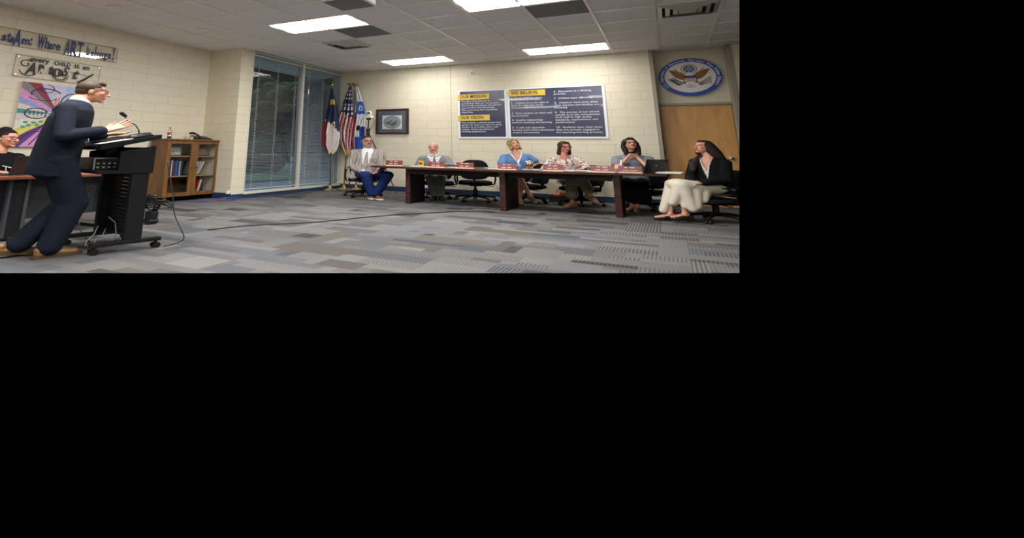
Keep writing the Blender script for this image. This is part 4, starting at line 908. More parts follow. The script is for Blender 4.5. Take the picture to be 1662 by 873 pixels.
def pm(op, a_, b_=None):
    n = nt.nodes.new('ShaderNodeMath'); n.operation = op
    for i, x in enumerate((a_, b_)):
        if x is None: continue
        if hasattr(x, 'is_output'): L(x, n.inputs[i])
        else: n.inputs[i].default_value = x
    return n.outputs[0]
sx_ = pm('SUBTRACT', pm('FRACT', pm('MULTIPLY', sp.outputs[0], 1/(.011*PROP.x))), .5); zr = pm('SUBTRACT', pm('FRACT', pm('MULTIPLY', sp.outputs[2], 1/(.043*PROP.z))), .5)
hole = pm('MULTIPLY', pm('LESS_THAN', pm('ABSOLUTE', sx_), .22), pm('LESS_THAN', pm('ABSOLUTE', zr), .045))
tr = nt.nodes.new('ShaderNodeBsdfTransparent'); mxs = nt.nodes.new('ShaderNodeMixShader'); L(hole, mxs.inputs[0]); L(nt.nodes['Principled BSDF'].outputs[0], mxs.inputs[1]); L(tr.outputs[0], mxs.inputs[2]); L(mxs.outputs[0], nt.nodes['Material Output'].inputs[0])
g = G(Mt); g.bx(-.243, .243, .04, .045, .16, .80); g.o('perforated_panel', M_perf, t)
g = G(Mt); g.bx(-.243, .243, .03, .06, .13, .165); g.o('lower_rail', M_lectd, t)
g = G(Mt); g.bx(-.30, .30, -.28, .12, .815, .85, .004); g.o('shelf', M_lect, t)
for x in (-.30, .28): g = G(Mt); g.add([(x, -.14, .85), (x+.02, -.14, .85), (x+.02, .12, .85), (x, .12, .85), (x, -.14, 1.05), (x+.02, -.14, 1.05), (x+.02, .12, 1.12), (x, .12, 1.12)], [(0, 3, 2, 1), (4, 5, 6, 7), (0, 1, 5, 4), (1, 2, 6, 5), (2, 3, 7, 6), (3, 0, 4, 7)]); g.o('side_panel', M_lect, t)
g = G(Mt); g.bx(-.28, .28, .10, .12, .85, 1.1); g.o('front_panel', M_lect, t)
def slope(y): return 1.04+.19*(y+.38)/.62
g = G(Mt); tb = [(-.31, -.29), (.31, -.29), (.31, .15), (-.31, .15)]
g.add([(x, y, slope(y)) for x, y in tb]+[(x, y, slope(y)+.045) for x, y in tb], [(0, 3, 2, 1), (4, 5, 6, 7), (0, 1, 5, 4), (1, 2, 6, 5), (2, 3, 7, 6), (3, 0, 4, 7)]); g.o('reading_top', M_lect, t)
def onlect(x, y, dz=0): return Mt @ Vector((x, y, slope(y)+.045+dz))
# things lying on the lectern
tilt = math.atan(.17/.62); Lm = Mt @ Matrix.Translation((.02, -.12, slope(-.12)+.052)) @ Matrix.Rotation(tilt, 4, 'X')
t = thing('lectern_laptop', 'closed dark laptop lying on the lectern top', 'laptop', onlect(.02, -.12)); g = G(Lm); g.box((-.06, .03, .011), (.30, .24, .02), bevel=.004); g.o('laptop_shell', MATS['laptop_dark'], t)
g = G(Lm); g.box((-.06, .03, .0225), (.28, .22, .002)); g.o('laptop_lid', M_lectd, t)
g = G(Lm); g.box((.20, -.05, .004), (.12, .24, .004), Matrix.Rotation(.04, 3, 'Z')); tag(g.o('speech_paper', M_paper), 'white paper edge lying on the lectern top beside the laptop', 'papers')
t = thing('gooseneck_microphone', 'black gooseneck microphone rising from a base on the lectern', 'microphone', onlect(.2, .12))
Bm = Mt @ Matrix.Translation((.20, .03, slope(.03)+.047)) @ Matrix.Rotation(tilt, 4, 'X')
g = G(Bm); g.loft([[(.055*k*math.copysign(abs(math.cos(q))**.6, math.cos(q)), .10*k*math.copysign(abs(math.sin(q))**.6, math.sin(q)), z) for q in [2*PI*i/24 for i in range(24)]] for z, k in ((0, 1), (.02, 1), (.04, .85), (.046, .6))]); g.o('microphone_base', M_black, t, smooth=True)
mb = Bm @ Vector((0, .0, .04)); mh = Vector((-.50, -5.39, 1.455))
g = G(); g.tube([mb, mb+Vector((0, -.01, .05)), mb*.55+mh*.45+Vector((0, .022, .012)), mh+Vector((.005, .018, -.05)), mh], .0055, 8); g.o('gooseneck', M_black, t, smooth=True)
g = G(); d_ = Vector((-.02, -.045, .05)).normalized(); g.cap(mh, mh+d_*.035, .017, .019); g.o('foam_windscreen', mat('foam', (14, 14, 15), 1, bump=.5, bscale=400), t, smooth=True)
# boxes of cabling under the lectern top
t = thing('audio_mixer', 'black audio unit with silver edge on the lectern shelf', 'audio unit', Mt @ Vector((-.05, -.2, .85)))
g = G(Mt); g.bx(-.20, .14, -.26, -.06, .851, .98, .004); g.o('unit_case', M_lectd, t)
g = G(Mt); g.bx(.141, .146, -.26, -.25, .855, .98); g.bx(.141, .146, -.25, -.10, .97, .98); g.o('silver_trim', mat('silver_trim', (176, 178, 184), .3, 1), t)
for i in range(4):
    for j in range(2): g = G(Mt); g.cyl((.14, -.23+.04*i, .88+.04*j), (.152, -.23+.04*i, .88+.04*j), .009, n=10); g.o('dial', mat('dial_grey', (120, 122, 126), .4), t)
# power strip under the lectern with white cables
g = G(Mt); pts = [(-.15, -.05, .2), (-.12, -.08, .12), (-.15, -.12, .04), (-.05, -.16, .02), (.02, -.1, .03), (-.06, -.04, .02), (.05, -.02, .05), (.03, .02, .14), (-.06, .04, .24), (-.1, .0, .3)]
g.tube([Vector(p) for p in pts], .005, 6); g.tube([Vector((p[0]+.03, p[1]+.05, p[2]*.8+.01)) for p in pts], .005, 6); tag(g.o('white_cable', mat('white_cable', (176, 178, 180), .5), smooth=True), 'loop of white cable hanging under the lectern', 'cable')
# ---------------------------------------------------------------- desk
DX = -1.40; DT = .74
t = thing('training_desk', 'dark modesty panel desk with red brown top at the far left', 'desk', (-1.65, -5.5, 0))
M_dtop = wood('desk_top_red', (150, 88, 66), (112, 60, 46), 1, 2, .35, 8); M_dk = mat('desk_steel', (44, 46, 50), .45, .4)
g = G(); g.bx(-2.0, DX, -6.7, -4.55, DT-.035, DT, .004); g.o('desk_top', M_dtop, t)
g = G(); g.bx(-1.56, -1.535, -6.68, -4.58, .22, DT-.036); g.o('modesty_panel', mat('modesty_grey', (50, 53, 58), .5, .2), t)
for y in (-5.55, -6.6, -4.7):
    g = G(); g.bx(DX-.09, DX-.05, y-.08, y-.055, .04, DT-.036); g.bx(DX-.09, DX-.05, y+.055, y+.08, .04, DT-.036); o = g.o('leg', mat('leg_light_steel', (84, 88, 94), .4, .5), t); g = G(); g.bx(DX-.10, DX-.06, y-.055, y+.055, .02, DT-.036); g.o('leg_channel', M_black, o)
    g = G(); g.bx(-1.98, DX, y-.03, y+.03, 0, .04, .004); g.o('desk_foot', M_dk, t)
def laptop2():
    t = thing('laptop', 'dark laptop on the desk in front of the seated woman in black', 'laptop', (-1.72, -5.45, DT))
    Mx = Matrix.Translation((-1.70, -5.45, DT)) @ Matrix.Rotation(PI/2+.15, 4, 'Z'); wd, dp = .34, .23
    g = G(Mx); g.box((0, 0, .009), (wd, dp, .016), bevel=.003); g.o('keyboard_base', MATS['laptop_dark'], t)
    L_ = Mx @ Matrix.Translation((0, -dp/2, .018)) @ Matrix.Rotation(.3, 4, 'X'); g = G(L_); g.box((0, 0, dp/2), (wd, .007, dp), bevel=.002); ld = g.o('lid', mat('laptop_brown', (44, 38, 36), .5), t)
    g = G(L_); g.box((0, .0045, dp/2), (wd-.02, .002, dp-.025)); g.o('screen', MATS['screen_dark'], ld)
laptop2()
t = thing('microphone_unit', 'grey round table speaker and cables on the desk corner', 'speakerphone', (-1.62, -5.76, DT))
g = G(); g.lathe([(0, DT), (.06, DT), (.065, DT+.015), (.05, DT+.035), (.035, DT+.05), (0, DT+.055)], (-1.62, -5.76, 0), 20)
g.o('unit_body', mat('unit_grey', (110, 112, 116), .5), t, smooth=True)
g = G()
for i in range(5): g.cyl((-1.60, -5.80+.02*i, DT+.03), (-1.60, -5.80+.02*i, DT+.065), .006, n=8)
g.o('unit_buttons', mat('button_pale', (176, 178, 182), .5), t)
g = G(); g.tube([(-1.5, -5.5, DT+.006), (-1.46, -5.36, DT+.02), (-1.5, -5.25, DT+.006), (-1.43, -5.2, DT+.006), (-1.395, -5.3, DT-.05), (-1.38, -5.42, DT-.04), (-1.5, -5.6, DT+.006)], .005, 6); tag(g.o('desk_cable', mat('grey_cable', (90, 90, 94), .6), smooth=True), 'grey cable looping over the front edge of the desk', 'cable')
# ---------------------------------------------------------------- cables on the floor
def cable(name, pts, r, m_, label):
    P = [Vector(p) for p in pts]; Q = []
    for i in range(len(P)-1):
        a, b, c, d = P[max(i-1, 0)], P[i], P[i+1], P[min(i+2, len(P)-1)]
        for k in range(6):
            q = k/6; Q.append(.5*((2*b)+(c-a)*q+(2*a-5*b+4*c-d)*q*q+(3*b-a-3*c+d)*q**3))
    Q.append(P[-1]); g = G(); g.tube(Q, r, 6); return tag(g.o(name, m_, smooth=True), label, 'cable')
M_cb = mat('black_cable', (30, 30, 32), .6)
FC = [(-.62, -4.30), (-.50, -3.86), (-.13, -3.30), (.11, -2.60), (.42, -1.98), (.72, -1.52), (.95, -1.32), (1.10, -1.24)]
cable('floor_cable', [(x, y, .008) for x, y in FC], .008, M_cb, 'black cable running across the carpet to the middle table leg')
cable('lectern_cable', [Mt @ Vector(p) for p in ((.30, .22, .95), (.34, .27, .6), (.36, .30, .35), (.42, .36, .12), (.38, .33, .05), (.30, .27, .008))], .005, M_cb, 'thin cable hanging down the right side of the lectern')
cable('desk_floor_cable', [(-1.50, -4.9, .55), (-1.42, -5.0, .35), (-1.3, -5.1, .12), (-1.1, -5.15, .008), (-.9, -5.25, .008)], .005, M_cb, 'thin dark cable drooping from the desk to the lectern foot')
M_pur = mat('purple_cable', (96, 76, 130), .6)
for k, (pts, lb) in enumerate((([(-2.75, -2.5, .01), (-2.6, -2.3, .02), (-2.5, -2.1, .06), (-2.46, -1.95, .01), (-2.6, -1.98, .03), (-2.5, -2.25, .01), (-2.38, -2.05, .01)], 'purple cable coiled on the floor by the alcove corner'), ([(-2.8, -2.7, .01), (-2.55, -2.45, .015), (-2.42, -2.2, .04), (-2.35, -2.0, .01), (-2.3, -1.75, .01)], 'second purple cable lying along the bookcase foot'))): cable('network_cable', pts, .007, M_pur, lb)
cable('wall_cable', [(-2.50, -1.7, .01), (-2.35, -1.3, .012), (-2.42, -.8, .012), (-2.30, -.4, .012), (-2.45, .1, .05), (-2.5, .5, .12), (-2.46, .8, .25)], .007, mat('dark_blue_cable', (44, 50, 66), .6), 'dark cable along the foot of the window wall')
g = G(); g.bx(-2.57, -2.53, -2.06, -2.015, .12, .19, .004); tag(g.o('plug_adapter', M_white), 'white plug adapter at the foot of the alcove corner', 'adapter')
g = G(); g.bx(-2.515, -2.47, -1.96, -1.90, .008, .05, .004); tag(g.o('power_block', mat('blue_block', (46, 70, 120), .5)), 'small blue power block on the floor by the alcove', 'adapter')
# folded trolley behind the lectern
t = thing('equipment_cart', 'dark tangled cable reel on the floor behind the lectern', 'cable reel', (-1.36, -4.32, 0))
g = G(); 
for i in range(7):
    c = Vector((-1.36, -4.32, .30)); r_ = .055+.006*i; ax = Matrix.Rotation(.35*i, 3, 'Z') @ Matrix.Rotation(.3*i, 3, 'X'); g.tube([c+ax @ Vector((r_*math.cos(q), .02*math.sin(3*q), r_*math.sin(q)*2.2)) for q in [2*PI*j/20 for j in range(21)]], .010, 6, cap=False)
g.o('cable_coil', M_black, t, smooth=True)
g = G(); g.cyl((-1.36, -4.37, .05), (-1.36, -4.27, .05), .05); g.bx(-1.41, -1.31, -4.36, -4.28, .08, .18, .005); g.o('reel_stand', M_black, t)
# ---------------------------------------------------------------- people
def skinmat(name, rgb): 
    m = mat(name, rgb, .5, bump=.08, bscale=90); m.node_tree.nodes['Principled BSDF'].inputs['Subsurface Weight'].default_value = .0; return m
M_lip = mat('lips', (168, 92, 84), .45); M_brow = mat('brow_dark', (62, 46, 38), .8); M_eye = mat('eye_white', (206, 202, 196), .2); M_iris = mat('iris_dark', (44, 34, 28), .15)
UP = Vector((0, 0, 1))
class Person:
    def __init__(s, label, J, facing, look, hh=.24, skin=(206, 156, 130), roll=0, brow=M_brow, female=False, base=None, bulk=1.0):
        s.J = {k: Vector(v) for k, v in J.items()}; s.hh = hh; s.female = female; s.bulk = bulk
        s.skin = skinmat('skin_%d_%d_%d' % skin, skin); s.brow = brow
        b = base or (s.J['hip'].x, s.J['hip'].y, 0)
        s.root = thing('person', label, 'person', b)
        s.F = Vector((*facing, 0)).normalized(); H, N = s.J['hip'], s.J['neck']; s.U = (N-H).normalized()
        s.R = (s.J['shR']-s.J['shL']); s.R = (s.R-s.U*s.R.dot(s.U)).normalized(); s.F = s.U.cross(s.R).normalized(); s.len = (N-H).length
        hf = Vector(look).normalized(); hr = hf.cross(UP).normalized(); hu = hr.cross(hf).normalized()
        if roll: q = Matrix.Rotation(roll, 3, hf); hr, hu = q @ hr, q @ hu
        s.HM = Matrix((hr, hf, hu)).transposed().to_4x4() @ Matrix.Diagonal((hh, hh, hh, 1)); s.HM.translation = s.J['head']
        s.g = G(); s.paint = []
    def hp(s, x, y, z): return s.HM @ Vector((x, y, z))
    def hell(s, g, c, r, tilt=None):
        T = s.HM @ Matrix.Translation(Vector(c)) @ (tilt.to_4x4() if tilt else Matrix()); q = G(T); q.ell((0, 0, 0), r, n=20, m=14); g.v, n = g.v+q.v, len(g.v); g.f += [[i+n for i in f] for f in q.f]; g.mi += q.mi
    def head(s, jaw=1.0, fat=0):
        g = s.g; e = lambda c, r, t=None: s.hell(g, c, r, t); fem = s.female
        e((0, -.07, .12), (.325, .40, .375)); e((0, .09, -.10), (.265+.03*fat, .285, .37)); e((0, .14, -.30), ((.19 if fem else .215)*jaw+.04*fat, .20, .15+.03*fat))
        e((0, .30, -.405), (.085, .085, .075)); e((0, .29, .115), (.205, .085, .05 if fem else .065))
        for q in (-1, 1):
            e((q*.145, .245, -.075), (.10+.02*fat, .10, .11)); e((q*.315, -.03, -.04), (.035, .085, .125), Matrix.Rotation(-.15, 3, 'X'))
            e((q*.045, .43, -.125), (.035, .045, .032))
        w_ = .85 if fem else 1.0
        g.cap(s.hp(0, .36, .07), s.hp(0, .475, -.115), .030*s.hh*w_, .052*s.hh*w_, 10)
        e((0, .365, -.245), (.085, .045, .022)); e((0, .36, -.285), (.08, .042, .026))
        J = s.J; nb = J['neck']+s.U*.0; r = (.052 if fem else .062)*s.bulk
        g.cap(s.hp(0, -.10, -.22), nb, r, r*1.12); g.cap(nb, nb-s.U*.06, r*1.1, r*1.4)
        s.paint.append((2, lambda q: abs(q.x) < .085 and abs(q.z+.265) < .034 and q.y > .3))
        s.paint.append((1, lambda q: .05 < abs(q.x) < .235 and abs(q.z-(.125-.25*(abs(q.x)-.14)**2*6)) < (.011 if fem else .019) and q.y > .15))
        s.paint.append((3, lambda q: (abs(q.x)-.145)**2/.062**2+(q.z-.035)**2/.03**2 < 1.25 and q.y > .2))
    def torso(s):
        J = s.J; g = s.g; R, F, U, Ln = s.R, s.F, s.U, s.len; b = s.bulk
        rings = []
        for t, rx, ry in ((-.10, .11, .08), (0, .14, .10), (.3, .125, .085), (.6, .14, .10), (.82, .13, .085), (.95, .07, .06), (1.0, .05, .05)):
            c = J['hip']+U*Ln*t; rings.append([c+R*rx*b*math.cos(q)+F*ry*b*math.sin(q) for q in [2*PI*i/20 for i in range(20)]])
        g.loft(rings)
        g.cap(J['shR'], J['neck']-U*.05, .05*b, .05*b); g.cap(J['shL'], J['neck']-U*.05, .05*b, .05*b)
    def arm(s, k, hand=None):
        J = s.J; g = s.g; a, e, w_ = J['sh'+k], J['el'+k], J['wr'+k]; f = (.85 if s.female else 1)*s.bulk
        g.cap(a, e, .050*f, .038*f); g.cap(e, e+(w_-e)*.35, .038*f, .037*f); g.cap(e+(w_-e)*.35, w_, .037*f, .024*f)
        if hand: s.hand(w_, *hand)
    def hand(s, w_, d, n, th, curl=.35, spread=.12, k=None, tc=.3):
        """wrist, finger direction, palm normal, thumb side direction"""
        g = s.g; d = Vector(d).normalized(); th = Vector(th); th = (th-d*th.dot(d)).normalized(); n = Vector(n); nn = d.cross(th); n = nn if nn.dot(n) > 0 else -nn
        k = k or (.88 if s.female else 1.0)
        for q, o_ in ((.030, 0), (.011, .004), (-.009, .002), (-.027, -.004)):
            g.cap(w_+th*q*.6*k, w_+d*(.088+o_)*k+th*q*k, .0155*k, .0115*k, 10)
        for i, (q, L_) in enumerate(((.031, .070), (.0105, .078), (-.010, .072), (-.029, .056))):
            p = w_+d*.088*k+th*q*k; a = .12; dd = (d+th*spread*(1.5-i)*.5).normalized(); r = .0082*k
            for m_, fr in enumerate((.45, .30, .25)):
                a += curl*(1.0, 1.25, .9)[m_]; v = dd*math.cos(a)+n*math.sin(a); p2 = p+v*L_*fr*k; g.cap(p, p2, r, r*.93, 8); p = p2; r *= .93
        p = w_+d*.02*k+th*.022*k; v = (d*.62+th*.75+n*tc).normalized(); p2 = p+v*.042*k; g.cap(p, p2, .0135*k, .0105*k, 8)
        v = (d*.85+th*.45+n*tc).normalized(); p3 = p2+v*.032*k; g.cap(p2, p3, .010*k, .009*k, 8); v = (d*.95+th*.25+n*tc).normalized(); g.cap(p3, p3+v*.022*k, .009*k, .0078*k, 8)
    def leg(s, k, foot=None):
        J = s.J; g = s.g; f = (.9 if s.female else 1)*s.bulk; h = J['hip']+s.R*(.09 if k == 'R' else -.09); kn, an = J['kn'+k], J['an'+k]
        g.cap(h, kn, .070*f, .048*f); m_ = kn+(an-kn)*.3; g.cap(kn, m_, .047*f, .050*f); g.cap(m_, an, .050*f, .030*f)
        if foot:
            d = Vector(foot).normalized(); g.cap(an-d*.02-UP*.03, an+d*.08-UP*.045, .030, .030); g.cap(an+d*.08-UP*.045, an+d*.15-UP*.05, .030, .020); g.cap(an, an-UP*.04, .033, .030)
    def finish_body(s, vox=.005):
        ms = [s.skin, s.brow, M_lip, mat('eyelid_shade', (150, 104, 86), .6)]
        o = s.g.o('body', ms, s.root, remesh=vox, smit=2); inv = s.HM.inverted()
        for p in o.data.polygons:
            q = inv @ p.center
            if abs(q.x) < .5 and abs(q.y) < .7 and abs(q.z) < .6:
                for mi, fn in s.paint:
                    if fn(q): p.material_index = mi
        for q in (-1, 1):
            g = G(); s.hell(g, (q*.145, .302, .033), (.056, .045, .026)); e = g.o('eye', M_eye, s.root, smooth=True)
            g = G(); s.hell(g, (q*.145, .338, .033), (.024, .013, .022)); g.o('iris', M_iris, e, smooth=True)
        s.body = o; return o
    # ---- hair and glasses
    def hair(s, m_, pieces, cut=None, vox=.006, name='hair', smit=3):
        g = G()
        for p in pieces:
            if p[0] == 'e': s.hell(g, p[1], p[2])
            elif p[0] == 'w': g.cap(p[1], p[2], p[3], p[4])
            else: g.cap(s.hp(*p[1]), s.hp(*p[2]), p[3]*s.hh, p[4]*s.hh)
        o = g.o(name, m_, s.root, remesh=vox, smit=smit)
        if cut:
            inv = s.HM.inverted(); bm = bmesh.new(); bm.from_mesh(o.data)
            bmesh.ops.delete(bm, geom=[f for f in bm.faces if cut(inv @ f.calc_center_median())], context='FACES'); bm.to_mesh(o.data); bm.free()
        return o
    def glasses(s, m_, r=(.115, .078), y=.415, th=.011, z=.03):
        t = G(); M_ = s.HM
        for q in (-1, 1):
            t.tube([M_ @ Vector((q*.15+r[0]*math.copysign(abs(math.cos(a))**.7, math.cos(a)), y-.10*(abs(q*.15+r[0]*math.cos(a)))**1.5, z+r[1]*math.copysign(abs(math.sin(a))**.7, math.sin(a)))) for a in [2*PI*i/24 for i in range(25)]], th*s.hh, 6, cap=False)
            t.tube([M_ @ Vector(p) for p in ((q*.265, y-.02, z+.03), (q*.30, y-.06, z+.03), (q*.335, .0, z+.0))], th*s.hh, 6)
        t.tube([M_ @ Vector(p) for p in ((-.04, y, z+.02), (0, y+.015, z+.035), (.04, y, z+.02))], th*s.hh, 6)
        o = t.o('glasses', m_, s.root, smooth=True)
        for q in (-1, 1):
            g = G(); g.add([M_ @ Vector((q*.15+r[0]*.92*math.cos(a), y-.012, z+r[1]*.92*math.sin(a))) for a in [2*PI*i/20 for i in range(20)]], [tuple(range(20))]); g.o('lens', MATS.get('spectacle_lens') or glassy('spectacle_lens', (.93, .93, .93), .03, .05), o)
    # ---- clothes
    def ring(s, t, rx, ry, yo=0, n=24): c = s.J['hip']+s.U*s.len*t+s.F*yo; return [c+s.R*rx*s.bulk*math.cos(q)+s.F*ry*s.bulk*math.sin(q) for q in [2*PI*i/n for i in range(n)]]
    def garment(s, name, m_, prof, sleeves=(), cut=None, vox=.008, extra=None, sh=.058, smit=4, mats=None, paint=None):
        g = G(); g.loft([s.ring(*p) for p in prof]); J = s.J; f = s.bulk
        for k in 'RL':
            g.cap(J['sh'+k], J['neck']-s.U*.055, sh*f, sh*.95*f)
            if ('sh'+k) in J: g.ell(J['sh'+k], (sh*1.02*f,)*3)
        for k, fr, r0, r1 in sleeves:
            a, e, w_ = J['sh'+k], J['el'+k], J['wr'+k]
            if fr <= 1: g.cap(a, a+(e-a)*fr, r0*f, (r0+(r1-r0)*fr*.5)*f)
            else:
                g.cap(a, e, r0*f, (r0*.5+r1*.5)*f); q = e+(w_-e)*(fr-1); g.cap(e, q, (r0*.5+r1*.5)*f, r1*f)
        if extra: extra(g)
        o = g.o(name, mats or m_, s.root, remesh=vox, smit=smit)
        inv = Matrix((s.R, s.F, s.U)).transposed().to_4x4(); inv.translation = s.J['hip']; inv.invert()
        if paint:
            for p in o.data.polygons:
                k = paint(inv @ p.center, s.len)
                if k: p.material_index = k
        if cut:
            bm = bmesh.new(); bm.from_mesh(o.data)
            bmesh.ops.delete(bm, geom=[q for q in bm.faces if cut(inv @ q.calc_center_median(), s.len)], context='FACES'); bm.to_mesh(o.data); bm.free()
        return o
    def tl(s, x, y, t): return s.J['hip']+s.R*x+s.F*y+s.U*(s.len*t)
    def trousers(s, m_, r=(.092, .072, .055), hipr=(.165, .13, .12), frac=1.0, name='trousers', extra=None, vox=.009):
        J = s.J; g = G(); f = s.bulk; g.ell(J['hip'], [x*f for x in hipr], Matrix((s.R, s.F, s.U)).transposed())
        for k in 'RL':
            h = J['hip']+s.R*(.085 if k == 'R' else -.085); kn, an = J['kn'+k], J['an'+k]; an = kn+(an-kn)*frac
            g.cap(h, kn, r[0]*f, r[1]*f); g.cap(kn, an, r[1]*f, r[2]*f)
        if extra: extra(g)
        return g.o(name, m_, s.root, remesh=vox, smit=4)
    def shoe(s, an, d, m_, sole, up=UP, L_=.27, drop=.075, w_=.044, low=False):
        d = Vector(d).normalized(); up = Vector(up); up = (up-d*up.dot(d)).normalized(); r = d.cross(up); c = an-up*drop
        if not low and c.z < .012 and up.z > .9: c.z = .012
        g = G(); h = c-d*.055
        g.cap(h+up*.035, h+up*(.035 if low else .065), .034, .036); g.cap(h+up*.03, h+d*L_*.45+up*.035, .034, .040); g.cap(h+d*L_*.45+up*.030, h+d*L_*.72+up*.022, .040, .030); g.cap(h+d*L_*.2+up*(.03 if low else .055), h+d*L_*.5+up*.035, .034, .034)
        o = g.o('shoe', m_, s.root, remesh=.005, smit=2)
        out = [(-.15, .0), (-.13, .5), (0, .8), (.35, .82), (.6, 1.05), (.78, .85), (.88, .45), (.9, 0)]; P = out+[(a, -b) for a, b in reversed(out[1:-1])]
        T = Matrix((d, r, up)).transposed().to_4x4(); T.translation = h+up*.0
        g = G(); g.prism([(a*L_, b*w_) for a, b in P], -.012, .014, T); g.o('sole', sole, o)
        return o
def tie(p, m_, x=0, t0=.93, t1=.25, y0=.075, y1=.15):
    g = G(); pts = [(t0, .018), (t0-.05, .014), (t0-.1, .020), (t1+.08, .036), (t1, .004)]; vs = []
    for i, (t, w_) in enumerate(pts):
        yy = y0+(y1-y0)*math.sin((t0-t)/(t0-t1)*PI/2)
        for q in (-1, 1): vs.append(p.tl(x+q*w_, yy, t))
        for q in (-1, 1): vs.append(p.tl(x+q*w_*.8, yy+.010, t))
    fs = []
    for i in range(len(pts)-1):
        a, b = i*4, i*4+4; fs += [(a, a+1, b+1, b), (a+2, b+2, b+3, a+3), (a, b, b+2, a+2), (a+1, a+3, b+3, b+1)]
    fs += [(0, 2, 3, 1), (len(vs)-4, len(vs)-3, len(vs)-1, len(vs)-2)]; g.add(vs, fs); return g.o('necktie', m_, p.root)
def collar(p, m_, r=.068, h_=.03, op=.35, drop=0, yo=.01):
    """turned shirt collar: a ring, open at the front"""
    g = G(); c = p.J['neck']+p.U*(.0-drop)+p.F*yo; n = 22; vs = []
    for i in range(n+1):
        a = PI/2+op+(2*PI-2*op)*i/n; dip = -.035*max(0, math.sin(a)); f = p.bulk
        for rr, z in ((r, h_), (r*1.28, -.012)): vs.append(c+(p.R*math.cos(a)+p.F*math.sin(a))*rr*f+p.U*(z+dip))
    N = len(vs); vs += [v-(v-c).normalized()*.004 for v in vs]
    fs = [(2*i, 2*i+1, 2*i+3, 2*i+2) for i in range(n)]; fs += [tuple(N+k for k in reversed(f)) for f in fs]+[(2*i, 2*i+2, N+2*i+2, N+2*i) for i in range(n)]+[(2*i+1, N+2*i+1, N+2*i+3, 2*i+3) for i in range(n)]+[(0, N, N+1, 1), (2*n, 2*n+1, N+2*n+1, N+2*n)]
    g.add(vs, fs); return g.o('shirt_collar', m_, p.root, smooth=True)
def hairmat(name, rgb): return mat(name, tuple(int(x*.82) for x in rgb), .6, bump=.35, bscale=70, vary=.35, vscale=60, stretch=(1, 1, .12), spec=.2)
PJ = [(-.16, .185, .135), (-.05, .18, .135), (.12, .172, .13), (.4, .175, .13), (.65, .19, .132), (.84, .17, .112), (.95, .10, .082), (1.0, .074, .070)]
PS = [(-.06, .155, .115), (.1, .155, .115), (.4, .16, .118), (.65, .172, .12), (.84, .155, .102), (.95, .09, .074), (1.02, .062, .06)]
def vopen(w0, tb, tt=1.1): return lambda q, L_: q.y > .0 and q.z/L_ > tb and abs(q.x) < w0*(q.z/L_-tb)/(1-tb)+.0 and q.z/L_ < tt
M_shirt = mat('white_shirt', (224, 226, 232), .7, bump=.15, bscale=30, spec=.12); M_soleb = mat('sole_brown', (74, 56, 36), .6); M_solew = mat('sole_white', (206, 202, 194), .6)
# 1 --- speaker
M_suit = mat('navy_suit', (26, 30, 42), .85, bump=.9, bscale=7, vary=.08, vscale=200, spec=.12)
p = Person('tall man in navy suit and glasses gesturing at the lectern', dict(head=(-.635, -5.59, 1.71), neck=(-.665, -5.665, 1.605), shR=(-.555, -5.82, 1.495), shL=(-.865, -5.66, 1.50), elR=(-.45, -5.87, 1.20), wrR=(-.405, -5.60, 1.275), elL=(-.86, -5.56, 1.20), wrL=(-.73, -5.36, 1.245),
    hip=(-.70, -5.74, .96), knR=(-.58, -5.64, .52), knL=(-.74, -5.58, .50), anR=(-.60, -5.75, .10), anL=(-.80, -5.84, .12)), (.3, .95), (.56, .82, -.10), hh=.245, skin=(192, 136, 108), base=(-.68, -5.75, 0))
p.head(jaw=.95); p.torso()
p.arm('R', ((.28, .84, .46), (-.3, -.3, .9), (-.75, .2, .62), .06, .25, 1.22, -.15)); p.arm('L', ((.25, .95, .10), (0, -.1, 1), (.9, -.2, .2), .06, .2, 1.1, -.1))
p.leg('R'); p.leg('L'); p.finish_body(.0045)
M_hb = hairmat('short_brown_hair', (72, 58, 46))
p.hair(M_hb, [('e', (0, -.09, .15), (.345, .42, .375)), ('e', (0, .12, .38), (.25, .2, .12)), ('e', (0, -.22, -.02), (.30, .27, .26))], lambda q: (q.y > .02 and q.z < .17) or (q.y > .20 and q.z < .285) or (q.y > -.09 and q.y < .07 and q.z < .05) or q.z < -.2)
p.glasses(mat('thin_metal_rim', (60, 56, 54), .4, .6), r=(.10, .062), th=.008)
p.garment('shirt', M_shirt, PS, sleeves=(('R', 1.93, .052, .036), ('L', 1.93, .052, .036)))
collar(p, M_shirt, r=.068, h_=.03)
tie(p, mat('grey_tie', (120, 130, 148), .5))
def tail(g):
    for q in (-1, 1): g.cap(p.tl(q*.08, -.03, .1), p.tl(q*.09, -.04, -.20), .085, .085)
M_suit2 = M_suit
p.garment('suit_jacket', M_suit, [(-.26, .195, .16, -.005), (-.15, .195, .16, -.01), (.05, .19, .158, -.012), (.2, .188, .155, -.015), (.45, .195, .155, -.012), (.66, .20, .15, -.01), (.82, .18, .13), (.92, .135, .108), (.985, .082, .080)], sleeves=(('R', 1.86, .072, .056), ('L', 1.84, .072, .056)), cut=vopen(.085, .42), extra=tail, sh=.066, smit=5)
p.trousers(M_suit, r=(.118, .098, .082), hipr=(.175, .145, .13))
M_tan = mat('tan_leather_shoe', (128, 96, 56), .45, bump=.2, bscale=40)
p.shoe(Vector((-.60, -5.75, .088)), (.14, .99, 0), M_tan, M_soleb, L_=.31); p.shoe(Vector((-.82, -5.88, .115)), (.16, .98, -.14), M_tan, M_soleb, up=(0, .14, .99), L_=.31, drop=.078)
